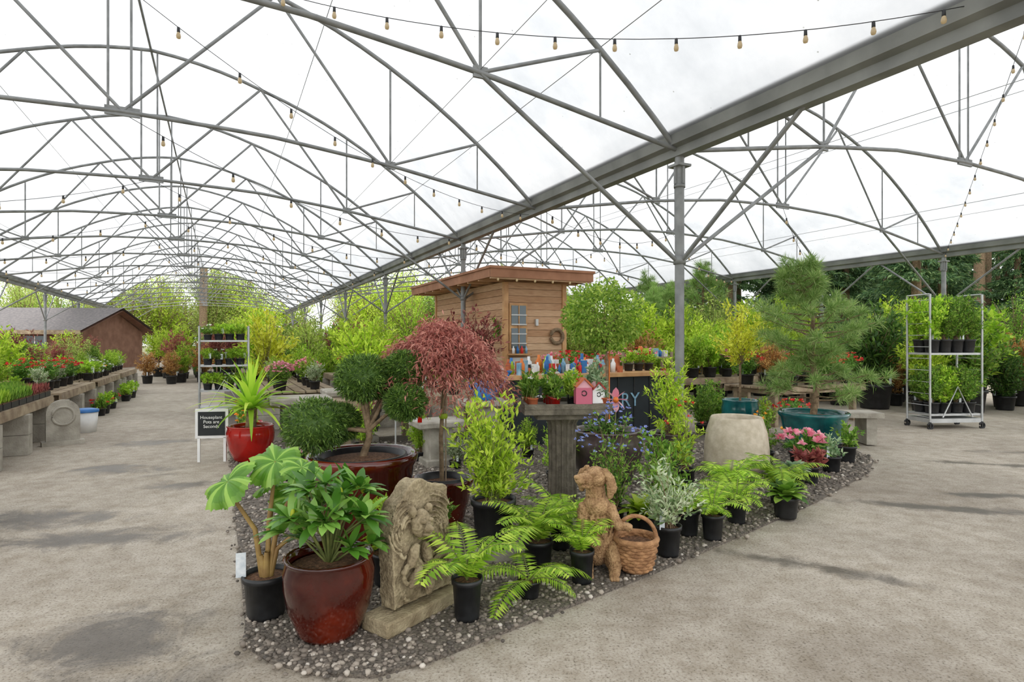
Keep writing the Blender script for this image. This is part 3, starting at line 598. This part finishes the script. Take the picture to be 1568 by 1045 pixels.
text('Houseplant\nPots are\nSeconds',.055,(0,-.03,.53),'white',par,'chalk_lettering')
par.location=(-3.68,7.3,.018); par.rotation_euler=(0,0,.15)
def stonetable(nm,x,y,w=.6,h=.72,rz=A):
    m=MB(); m.box((0,0,h-.04),(w,w*.8,.08),'conc'); m.box((0,0,(h-.08)*.5),(w*.5,w*.5,h-.08),'conc'); m.box((0,0,.05),(w*.66,w*.66,.1),'conc')
    o=m.obj(nm,(x,y,.0),rz); bv=o.modifiers.new('b','BEVEL'); bv.width=.015; return o
stonetable('stone_table',-2.75,7.7,.75,.78); stonetable('stone_table',-2.35,8.9,.9,.78); stonetable('stone_table',-.9,7.2,.6,.55)
m=MB(); gpot(m,(0,0,0),.3,.5,'teal',kind=1); shrub(m,(0,0,.45),.5,.3,20,20,.07,.03,'g_mid'); m.obj('teal_planter',(-4.5,4.75,0))
m=MB(); m.tube([(0,0,0),(0,0,1.0)],.01,'steel_l',6)
for i,k in enumerate(['teal','white','red','teal','white','red']):
    m.box((.03+.05*i,.01*math.sin(i*1.3),.78-.015*i),(.05,.012,.34),k,rz=.25*math.cos(i*1.3))
m.obj('striped_garden_flag',(-1.35,6.9,.018))
# arched stone plaque leaning at the end of the left bench, and a blue-lidded tub
m=MB(); n=15; pr=[(.2,0)]+[(.2*math.cos(math.pi*i/n),.45+.2*math.sin(math.pi*i/n)) for i in range(n+1)]+[(-.2,0)]; q=len(pr)
V=[(x,-.04,z) for x,z in pr]+[(x,.04,z) for x,z in pr]; m.add(V[:q],[list(range(q))],'conc'); m.add(V[q:],[list(range(q))[::-1]],'conc'); m.add(V,[(i,q+i,q+(i+1)%q,(i+1)%q) for i in range(q)],'conc')
m.tube([(.13*math.cos(t),-.045,.42+.13*math.sin(t)) for t in np.linspace(0,2*np.pi,25)],.018,'conc',6); m.box((0,0,-.03+.06),(.5,.2,.06),'conc')
x,y=W2(-2.05,10.6); m.obj('arched_stone_plaque',(x,y,0),A+.3)
m=MB(); m.lathe([(0,0),(.15,0),(.18,.34),(0,.34)],(0,0,0),'white',24); m.lathe([(.19,.33),(.19,.37),(.1,.39),(0,.39)],(0,0,0),'blue',24); x,y=W2(-2.0,11.9); m.obj('lidded_tub',(x,y,0))

# ---------------- kiosk & counter
m=MB(); w,d=1.42,4.4
for i in range(19):
    z=.07+i*.145; 
    m.box((w/2,-.0+.01*(i%2),z),(w,.04,.137),'cedar'); m.box((0,d/2,z),(.04,d,.137),'cedar'); m.box((w,d/2,z),(.04,d,.137),'cedar'); m.box((w/2,d,z),(w,.04,.137),'cedar')
m.box((w/2,d/2,1.36),(w-.06,d-.06,2.7),'cedar')
for x,y in ((0,0),(w,0),(0,d),(w,d)): m.box((x,y,1.37),(.1,.1,2.74),'ctop')
x0,x1=-.55,w+.42; xc=(x0+x1)/2; xw=x1-x0
m.box((xc,d/2,2.86),(xw,d+1.0,.05),'cedar')
for b_ in (-.5,d+.5): m.box((xc,b_,2.87),(xw+.04,.04,.18),'fascia')
for x in (x0,x1): m.box((x,d/2,2.87),(.04,d+1,.18),'fascia')
m.box((xc,d/2,2.98),(xw+.1,d+1.1,.05),'fascia'); m.box((.55,d/2+.3,3.05),(.9,d-.3,.1),'fascia')
for i in range(9): m.box((xc,-.45+i*.6,2.8),(xw,.05,.1),'cedar')
m.box((.28,-.04,1.8),(.42,.04,1.0),'ctop'); m.box((.28,-.065,2.04),(.34,.02,.42),'glass'); m.box((.28,-.065,1.56),(.34,.02,.42),'glass'); m.box((.28,-.08,1.8),(.02,.02,.9),'ctop')
for q in range(4): m.box((.28,-.085,1.45+q*.2),(.36,.02,.025),'steel_l')
m.box((.28,-.12,1.22),(.5,.16,.03),'ctop'); m.box((.28,-.05,1.0),(.4,.03,.3),'white')
for i in range(4): m.lathe([(0,0),(.03,0),(.03,.1),(.012,.13),(.012,.16),(0,.16)],(.13+i*.1,-.12,1.235),['bot1','blue','redf','bot2'][i],10)
a=np.linspace(0,2*np.pi,25)
m.tube([(1.22+.15*math.cos(q),-.06,1.6+.15*math.sin(q)) for q in a],.04,'trunk',8)
m.box((.72,-.05,1.9),(.06,.06,.14),'steel_l')
shrub(m,(-.08,.25,1.55),.55,.14,16,26,.06,.03,'g_mid',sr=.002)
for i in range(6): m.lathe([(0,0),(.02,0),(.025,-.04),(0,-.06)],(-.4+i*.42,-.5,2.76),'bulb',8)
m.obj('cedar_kiosk',W2(5.38,11.3)+(0,),A)
m=MB(); m.box((0,0,.48),(2.7,.66,.96),'navy'); m.box((0,-.02,.99),(2.9,.82,.06),'ctop')
for i in range(10): m.box((-1.35+i*.3,-.335,.48),(.015,.012,.94),'black')
par=bpy.data.objects.new('service_counter',None); bpy.context.collection.objects.link(par)
c=m.obj('cabinet'); c.parent=par
text('BERRY',.3,(.42,-.345,.5),'bot2',par,'lettering'); text('OPEN',.16,(-1.0,-.345,.62),'white',par,'lettering_small')
par.location=W2(4.98,7.75)+(0,); par.rotation_euler=(0,0,A)
def ctr(dx,dy): a,b=W2(4.98+dx,7.75+dy); return a,b,1.02
m=MB()
for i in range(60):
    x=-1.25+.032*i+R.randn()*.015; y=-.28+.5*R.rand(); s=.55+.75*R.rand()
    k=['bot1','bot2','bot1','blue','bot2','bot1','orangep','g_lime','black','bench','clay','redf','white'][R.randint(13)]
    if R.rand()<.4: m.box((x,y,.08*s),(.1*s,.06,.16*s),k,rz=R.rand())
    else: m.lathe([(0,0),(.038*s,0),(.04*s,.14*s),(.018*s,.18*s),(.018*s,.22*s),(0,.22*s)],(x,y,0),k,12)
m.obj('counter_merchandise',ctr(-.1,0),A)
m=MB(); gpot(m,(0,0,0),.13,.26,'clay',kind=2); m.obj('clay_pot',ctr(.72,.2))
for i in range(3):
    m=MB(); npot(m,(0,0,0),.08,.12); shrub(m,(0,0,.1),.28,.15,16,20,.05,.025,'g_fern',sr=.003,fl='redf' if i%2 else 'pink',nf=8,fs=.03); m.obj('potted_geranium',ctr(.9+.2*i,0))
m=MB()
for z in (.35,.8,1.2): m.box((0,0,z),(.9,.3,.03),'bench')
for x in (-.44,.44):
    for y in (-.13,.13): m.box((x,y,.65),(.04,.04,1.3),'bench')
for j,z in enumerate((.365,.815,1.215)):
    for i in range(8):
        k=['orangep','bot2','clay','g_lime','blue','bot1','redf','white'][(i*3+j)%8]; s=.7+.5*R.rand()
        m.box((-.38+.108*i,0,z+.08*s),(.08,.12,.16*s),k) if (i+j)%2 else m.lathe([(0,0),(.04,0),(.045,.14*s),(.03,.16*s),(0,.16*s)],(-.38+.108*i,0,z),k,12)
m.obj('retail_shelf',W2(6.95,8.6)+(0,),A)
m=MB(); m.tube([(0,0,0),(0,0,.38)],.006,'stem',5)
for i in range(8): a=i*math.pi/4; m.blade((0,0,.38),(math.cos(a),-.25,math.sin(a)),.13,.07,'pink',.1,4)
m.sph((0,-.02,.38),.03,'orangep',8); m.obj('flower_garden_stake',(1.04,5.98,.53))
m=MB(); m.lathe([(0,0),(.14,0),(.15,.02),(.13,.24),(.06,.27),(.06,.26)],(0,0,0),'blue',24); m.tube([(.12,0,.08),(.24,0,.2),(.32,0,.34)],[.02,.016,.012],'blue',8); m.lathe([(.012,0),(.04,.04),(0,.045)],(.32,0,.33),'blue',12); a=np.linspace(-.4,2.2,10); m.tube([(-.1+.13*-math.cos(q-.6)*.8,0,.16+.13*math.sin(q)) for q in a],.012,'blue',6)
me=m.mesh('watering_can'); place(me,'watering_can',(-.35,7.6,.75)); stonetable('stone_table',-.35,7.65,.6,.75)
# ---------------- instanced stock plants
def stock(nm,potr,poth,h,r,nb,lpb,ll,lw,mat,z0=0,fl=None,nf=0,fs=.04,sr=.006,updir=.3,tag=True):
    m=MB(); npot(m,(0,0,0),potr,poth)
    if z0: m.tube([(0,0,poth*.9),(0,0,poth+z0)],[.018,.014],'trunk',6)
    if tag: m.box((potr*.6,-potr*.6,poth+.06),(.05,.003,.12),'tag')
    shrub(m,(0,0,poth*.9),h,r,nb,lpb,ll,lw,mat,z0=z0,sr=sr,fl=fl,nf=nf,fs=fs,updir=updir); return (nm,m.mesh(nm),r,h+z0+poth)
ST={}
ST['lime']=stock('potted_japanese_maple',.2,.3,1.0,.5,70,34,.09,.035,'g_lime',.35)
ST['lime2']=stock('potted_hydrangea',.2,.3,1.1,.5,60,34,.1,.05,'g_fern',0)
ST['yell']=stock('potted_golden_shrub',.2,.3,1.1,.5,60,26,.09,.04,'g_yell',.25)
ST['mid']=stock('potted_camellia',.2,.3,1.1,.45,70,36,.08,.035,'g_mid')
ST['dark']=stock('potted_laurel',.2,.3,1.1,.45,70,36,.09,.035,'g_dark')
ST['red']=stock('potted_red_maple',.2,.3,1.0,.5,70,26,.08,.03,'g_drk',.35)
ST['bron']=stock('potted_bronze_shrub',.18,.28,.9,.42,60,30,.08,.03,'g_oran')
ST['pinkr']=stock('potted_pink_azalea',.18,.25,.6,.4,60,30,.07,.03,'g_mid',0,'pink',60,.06)
ST['redr']=stock('potted_red_azalea',.18,.25,.6,.4,60,30,.07,.03,'g_rhod',0,'redf',26,.06)
ST['fern']=stock('potted_nandina',.15,.22,.8,.35,50,36,.07,.022,'g_fern')
ST['gray']=stock('potted_euonymus',.15,.22,.6,.32,50,36,.05,.025,'g_var')
ST['sap']=stock('potted_sapling_tree',.2,.3,1.2,.5,46,18,.07,.035,'g_for',.4)
ST['small']=stock('potted_perennial',.1,.14,.25,.18,24,26,.05,.025,'g_fern')
ST['smallp']=stock('potted_primrose',.09,.12,.18,.15,20,22,.05,.025,'g_mid',0,'pink',16,.035)
ST['smallr']=stock('potted_geranium',.09,.12,.2,.15,20,22,.05,.025,'g_mid',0,'redf',10,.035)
ST['smallo']=stock('potted_marigold',.09,.12,.18,.15,20,22,.05,.025,'g_mid',0,'orange',10,.035)
ST['smalld']=stock('potted_heather',.09,.12,.25,.17,20,26,.05,.018,'g_mid',0,'whitef',6,.03)
m=MB(); npot(m,(0,0,0),.16,.25); spiky(m,(0,0,.25),50,.95,.045,'g_oran',(25,88),.7); ST['cord']=('potted_cordyline',m.mesh('potted_cordyline'),.5,1.1)
m=MB(); npot(m,(0,0,0),.18,.25); m.tube([(0,0,.2),(0,0,1.9)],.02,'trunk',6); pine(m,[(0,0,.2),(0,0,1.9)],44,.5,.45,1.95,5,.14); ST['pine']=('potted_young_pine',m.mesh('potted_young_pine'),.5,2)
USED=[(5.11,5.71+3.66*k,.35) for k in range(0,12,2)]+[(17.67,5.71+3.66*k,.4) for k in range(0,8)]+[(-7.45,5.71+3.66*k,.4) for k in range(0,12,2)]+[(6.1,11.8,1.2),(6.1,13.2,1.2),(6.1,14.6,1.2),(6.1,15.6,1.2),(6.95,8.6,.5)]
def inst(k,L,t,z=0,s=1.,rz=None):
    nm,me,_,_=ST[k]; x,y=W2(L,t); return place(me,nm,(x,y,z),R.rand()*6.28 if rz is None else rz,s*(.92+.16*R.rand()))
def bench_mesh(l,w,h,block):
    m=MB()
    for i in range(7): m.box((0,-w/2+w*(i+.5)/7,h-.02),(l,w/7*.86,.035),'bench')
    for s in (-1,1): m.box((0,s*w*.48,h-.08),(l,.04,.1),'bench')
    for x in (-l*.42,0,l*.42):
        for y in (-w*.38,w*.38):
            if block:
                m.box((x,y,(h-.13)/4),(.2,.38,(h-.13)/2-.006),'conc'); m.box((x,y,(h-.13)*.75),(.2,.38,(h-.13)/2-.006),'conc')
            else: m.box((x,y,(h-.06)/2),(.09,.09,h-.06),'bench')
        m.box((x,0,h-.1),(.08,w*.9,.07),'bench')
    return m.mesh('nursery_bench')
BA=bench_mesh(2.9,1.3,.66,True); BB=bench_mesh(2.5,1.1,.7,False)
def tray(mat,n=1100,hh=.12):
    m=MB(); m.box((0,0,.03),(.52,.27,.055),'black'); m.box((0,0,.06),(.5,.25,.01),'soil')
    P=np.stack([(R.rand(n)-.5)*.5,(R.rand(n)-.5)*.25,.06+R.rand(n)*.05],1); m.leaves(P,rv(n)*.6+np.array([0,0,1]),hh*(.4+.6*R.rand(n)),.02,mat); return m.mesh('seedling_tray')
TR=[tray('g_gray'),tray('g_fern'),tray('g_mid'),tray('g_drk',700,.08)]
SM=['small','smallp','smallr','smallo','smalld','small','small']
def bench(L,t,rot90,me,h,fill='mix',l=2.9,w=1.3,ps=.7):
    x,y=W2(L,t); place(me,'nursery_bench',(x,y,0),A+(math.pi/2 if rot90 else 0)); USED.append((L,t,.9))
    if fill=='tray':
        for i in range(9):
            for j in range(4):
                u=-l/2+.16+i*.32; v=-w/2+.18+j*.31; a,b=(v,u) if rot90 else (u,v)
                x,y=W2(L+a,t+b); tr_=TR[min(3,(i//3+j//3)%4)] ; place(tr_,'seedling_tray',(x,y,h),A+(math.pi/2 if not rot90 else 0),(.57,1.08,1.3)) 
    elif fill=='mix':
        for i in range(int(l/.3)):
            for j in range(int(w/.3)):
                if R.rand()<.12: continue
                u=-l/2+.16+i*.3; v=-w/2+.16+j*.3; a,b=(v,u) if rot90 else (u,v); inst(SM[R.randint(7)] if (i//3)%2 else ['small','small','smallp','smalld'][(i//2)%4],L+a,t+b,h,1.05)
    elif fill:
        for i in range(int(l/.5)):
            for j in range(2):
                u=-l/2+.3+i*.5; v=(-.28 if j==0 else .28); a,b=(v,u) if rot90 else (u,v); inst(fill[R.randint(len(fill))],L+a,t+b,h,ps)
bench(-2.95,9.9,True,BA,.66,'tray'); bench(-2.95,13.3,True,BA,.66,['fern','small','smallp','cord','gray','redr','smallp'],ps=.62); bench(-2.95,16.7,True,BA,.66,'mix'); bench(-2.95,20.0,True,BA,.66,['fern','mid','gray'],ps=.6)
bench(-5.2,10.5,True,BA,.66,['gray','lime','pinkr','cord','bron'],ps=.72); bench(-5.2,14,True,BA,.66,['mid','fern','redr','lime2'],ps=.72)
bench(9.7,7.7,False,BB,.7,['redr','bron','pinkr','fern','lime2'],2.5,1.1); bench(6.9,10.0,False,BB,.7,['pinkr','small','fern','redr'],2.5,1.1)
bench(1.2,12,True,BA,.66,['small','fern','pinkr','gray'],ps=.6); bench(1.2,15.3,True,BA,.66,'mix'); bench(3.1,11.5,True,BA,.66,'mix'); bench(3.1,15,True,BA,.66,['redr','fern','bron']); bench(1.2,18.6,True,BA,.66,'mix')
bench(2.6,8.7,False,BB,.7,['small','smalld','fern','smallp','gray'],2.5,1.1,.6)
bench(9.7,10.2,False,BB,.7,['lime2','pinkr','fern','lime'],2.5,1.1); bench(12.6,10.2,False,BB,.7,['lime','lime2','fern'],2.5,1.1)
m=MB(); m.box((0,0,.42),(1.1,.45,.07),'conc'); m.box((-.4,0,.19),(.14,.36,.38),'conc'); m.box((.4,0,.19),(.14,.36,.38),'conc'); m.obj('stone_garden_bench',(4.75,8.7,.018),-.1)
def trolley(x,y,rz,keys,w=1.05,d=.5,hs=(.22,.72,1.36),H_=2.0,ps=.5,px=.42):
    m=MB()
    for sx in (-1,1):
        for sy in (-1,1):
            m.tube([(sx*w/2,sy*d/2,.12),(sx*w/2,sy*d/2,H_)],.018,'steel_l',6); m.tube([(sx*w/2,sy*d/2,.0),(sx*w/2,sy*d/2,.12)],.02,'black',6)
            a=np.linspace(0,2*np.pi,13); m.tube([(sx*w/2+.05*math.cos(q),sy*d/2,.05+.05*math.sin(q)) for q in a],.015,'black',6)
        for z in np.arange(.2,H_,.2): m.tube([(sx*w/2,-d/2,z),(sx*w/2,d/2,z)],.005,'steel_l',4)
        m.tube([(sx*w/2,-d/2,H_),(sx*w/2,d/2,H_)],.014,'steel_l',6)
    m.box((0,0,.14),(w,d,.07),'steel_l')
    for z in hs: m.box((0,0,z),(w-.03,d-.02,.035),'steel_l'); 
    m.tube([(-.28,-d/2-.03,.2),(0,-d/2-.03,.72),(.28,-d/2-.03,.2)],.012,'steel_l',6)
    me=m.mesh('plant_trolley'); place(me,'plant_trolley',(x,y,0),rz)
    for i,z in enumerate(hs):
        for q in range(4):
            for u in (-.12,.12):
                k=keys[(i+q)%len(keys)]; nm,mm,_,_=ST[k]; lx=-w/2+.15+q*(w-.3)/3
                sc=(px,px,ps*(1.15 if z==hs[-1] else .95)) if k not in('small','smalld') else .9
                place(mm,nm,(x+lx*math.cos(rz)-u*math.sin(rz),y+lx*math.sin(rz)+u*math.cos(rz),z+.02),R.rand()*6,sc)
trolley(7.55,10.4,.12,['mid','lime2','mid','mid'],w=.98,hs=(.24,1.28),H_=2.3,ps=.66,px=.62)
trolley(-5.9,12.2,A,['small','small','smalld','small'],.9,.5,(.5,1.0,1.5),1.8)
def row(keys,L0,L1,t0,t1,n,s0,s1,z=0,dmin=.62):
    for i in range(n):
        for _ in range(14):
            L=L0+(L1-L0)*R.rand(); t=t0+(t1-t0)*R.rand()
            if all((L-a)**2+(t-b)**2>(dmin if r_==0 else r_+.2)**2 for a,b,r_ in USED): break
        else: continue
        USED.append((L,t,0)); inst(keys[R.randint(len(keys))],L,t,z,s0+(s1-s0)*R.rand())
row(['mid','fern','lime','lime2','bron','sap'],8.6,16.5,11.5,15.5,56,1.1,1.7); row(['lime','dark','sap','mid','pine','lime2','red','sap'],8.5,17,15.5,23,60,1.4,2.1)
row(['mid','lime','lime2','dark','mid','bron'],13.0,17.0,6.9,11.3,40,1.0,1.8); row(['mid','lime','gray','lime2'],14.2,17,5.0,6.8,8,.8,1.2)
row(['lime','red','mid','sap','fern'],2.2,4.6,17,27,34,1.1,1.5); row(['fern','mid','redr','lime2'],4.2,4.8,9.2,10.8,4,.8,1.1)
row(['lime','mid','red','sap','bron','lime2','sap'],-7,-3.9,16,30,54,.8,1.2); row(['lime','fern','cord','gray','lime2','bron','red'],-7.2,-6.1,7.5,15,16,.9,1.2); row(['cord','lime2','fern','bron','lime'],-4.35,-3.95,8.6,15.5,12,.9,1.15,0,.42)
row(['mid','redr','lime','bron','red','fern'],-2.4,1.5,23.5,30,32,.8,1.5); row(['lime','mid','sap'],7.6,8.6,12.0,20,12,1.2,1.7); row(['red','lime','mid','sap'],-.2,4,27,36,24,1.2,1.8)
row(['small','smallp','gray'],6.2,8.0,8.9,9.3,12,1,1.4,0,.4); row(['fern','gray','mid'],3.8,5.4,8.7,9.6,6,.6,.9,0,.45)
row(['mid','fern','gray','redr'],6.8,8.2,6.5,8.0,9,.55,.8,0,.45); row(['small','gray','fern'],2.4,4.6,5.3,7.0,14,.5,.7,0,.4); row(['fern','small','gray'],1.6,2.4,6.7,8,8,.6,.8,0,.4); row(['small','fern','gray','smallp'],.5,1.5,5.2,8.0,10,.5,.8,0,.4)
inst('yell',.9,14.0,0,1.4); inst('lime',.9,17.0,0,1.4); inst('red',4.35,10.4,.0,1.4); inst('red',4.3,12.2,0,1.35); inst('lime',2.2,10.0,0,1.15); inst('cord',-3.6,11.4,.66,.8); inst('fern',2.1,17,0,1.5)
row(['small','smallr','smalld'],-2.22,-2.1,12.5,20,8,1,1.3,0,.3); row(['smallo','smallr','small','smallp'],.3,.5,8.5,13,12,1,1.3,0,.3)
# ---------------- backdrop: building, trees
m=MB(); m.box((0,0,1.0),(9,6,2.0),'brick')
for i in range(12): m.box((0,-3.02,.1+i*.16),(9.02,.03,.13),'brick')
V=[(-5,-3.8,2.0),(5,-3.8,2.0),(5,0,3.3),(-5,0,3.3),(-5,3.8,2.0),(5,3.8,2.0)]
m.add(V,[(0,1,2,3),(3,2,5,4)],'roofd'); m.add([(a,b,c-.15) for a,b,c in V],[(0,1,2,3),(3,2,5,4)],'brick'); m.box((0,-3.8,1.93),(10,.05,.2),'bench')
m.add([(4.5,-3,2.0),(4.5,3,2.0),(4.5,0,3.15)],[(0,1,2)],'brick'); m.add([(-4.5,-3,2.0),(-4.5,3,2.0),(-4.5,0,3.15)],[(0,1,2)],'brick')
for x in (-2.5,0,2.5): m.box((x,-3.05,1.3),(1.0,.06,.9),'glass'); m.box((x,-3.07,1.3),(.05,.06,.9),'white')
m.obj('garden_shop_building',(-26.2,32,0),.1)
m=MB(); m.box((0,0,1.2),(8,6,2.4),'brick'); V=[(-4.6,-3.8,2.3),(4.6,-3.8,2.3),(4.6,0,3.8),(-4.6,0,3.8),(-4.6,3.8,2.3),(4.6,3.8,2.3)]; m.add(V,[(0,1,2,3),(3,2,5,4)],'roofd'); m.add([(-4,-3,2.4),(-4,3,2.4),(-4,0,3.7)],[(0,1,2)],'brick'); m.box((0,-3.8,2.2),(9.2,.05,.2),'bench'); m.obj('storage_building',(28,26,0),.35)
def conifer(h,n):
    m=MB(); m.tube([(0,0,0),(0,0,h*.5),(0,0,h)],[.28,.2,.03],'trunk',8)
    nb_=150; bi=R.randint(0,nb_,n); ub=np.sort(R.rand(nb_)**.8); ab=R.rand(nb_)*6.28; lb=.7+.5*R.rand(nb_)
    u=ub[bi]; z=h*(.06+.92*u); rr=((1-u)*h*.22+.3)*lb[bi]; q=.15+.85*R.rand(n); a=ab[bi]+R.randn(n)*.16
    P=np.stack([rr*q*np.cos(a),rr*q*np.sin(a),z-rr*q*.3+R.randn(n)*.05],1); D=np.stack([np.cos(a),np.sin(a),-.4+0*a],1)+R.randn(n,3)*.45
    m.leaves(P,D,.28*(.6+.6*R.rand(n)),.08,'g_con'); return m.mesh('conifer_tree')
CF=[conifer(11,15000),conifer(13,16000)]
def broad(h,mat,n=6000,r=2.6,ls=.16):
    m=MB(); m.tube([(0,0,0),(.1,0,h*.3),(0,.1,h*.6)],[.16,.12,.08],'trunk',7)
    shrub(m,(0,0,h*.1),h*.85,r,70,n//70,ls,ls*.5,mat,z0=0,sr=.035,spread=.6,updir=0); return m.mesh('broadleaf_tree')
BR=[broad(8,'g_for',8000),broad(7,'g_lime',6000),broad(7.5,'g_mid',8000),broad(6,'g_fern',3600),broad(7,'g_for',1500)]
def front_of_bays(x,y):
    L=x*CA+y*SA; t=-x*SA+y*CA
    return (L<18.2 and t<36) 
n_=0
while n_<64:
    x=4+56*R.rand(); y=16+34*R.rand()
    if front_of_bays(x-1,y-1) or x>y*1.05+4 or (abs(x-28)<7 and abs(y-26)<6): continue
    place(CF[n_%2],'conifer_tree',(x+2,y+2,0),R.rand()*6,.7+.35*R.rand()); n_+=1
n_=0
while n_<30:
    x=4+44*R.rand(); y=12+30*R.rand()
    if front_of_bays(x-1,y-1) or x>y*1.05+4 or (x>20 and y<28): continue
    place(BR[n_%4],'broadleaf_tree',(x,y,0),R.rand()*6,.4+.22*R.rand()); n_+=1
for i in range(46):
    x=-46+42*R.rand(); y=46+22*R.rand(); place(BR[[0,1,3,4,0][i%5]],'broadleaf_tree',(x-4,y+4,0),R.rand()*6,.9+.5*R.rand())
for i in range(12): place(BR[i%5],'broadleaf_tree',(-12+14*R.rand(),42+8*R.rand(),0),R.rand()*6,.8+.3*R.rand())
for i in range(12): place(BR[i%4],'broadleaf_tree',(-42+10*R.rand(),37+14*R.rand(),0),R.rand()*6,.7+.3*R.rand())
for x,y in ((-26.5,51),(26,36),(29,37),(33,34),(31,39),(24,38),(36,35)):
    m=MB(); m.tube([(0,0,0),(.1,0,9),(0,0,19)],[.36,.28,.16],'trunk',10); P=rv(900)*np.array([2.6,2.6,4])+np.array([0,0,17]); m.leaves(P,rv(900),.5,.2,'g_con'); m.obj('tall_fir_tree',(x,y,0))
# ---------------- light & camera
w=bpy.data.worlds.new('overcast_sky'); bpy.context.scene.world=w; w.use_nodes=True; nt=w.node_tree; bg=nt.nodes['Background']
tc=nt.nodes.new('ShaderNodeTexCoord'); sp=nt.nodes.new('ShaderNodeSeparateXYZ'); nt.links.new(tc.outputs['Generated'],sp.inputs[0])
r=ramp(nt,sp.outputs['Z'],[(0,'#f2f4f4'),(.4,'#ffffff')]); nt.links.new(r.outputs[0],bg.inputs[0]); bg.inputs[1].default_value=1.35
s=bpy.data.lights.new('sun','SUN'); s.energy=.5; s.angle=math.radians(70); so=bpy.data.objects.new('sun',s); bpy.context.collection.objects.link(so); so.rotation_euler=(math.radians(35),math.radians(15),0); s.color=(1,.98,.94)
cam=bpy.data.cameras.new('camera'); co=bpy.data.objects.new('camera',cam); bpy.context.collection.objects.link(co); co.location=(0,0,1.5); co.rotation_euler=(math.pi/2,0,0); cam.lens=36*911/1568; cam.sensor_width=36; cam.clip_end=500
bpy.context.scene.camera=co
vs=bpy.context.scene.view_settings; vs.view_transform='Standard'; vs.look='None'; vs.exposure=.68; vs.gamma=1
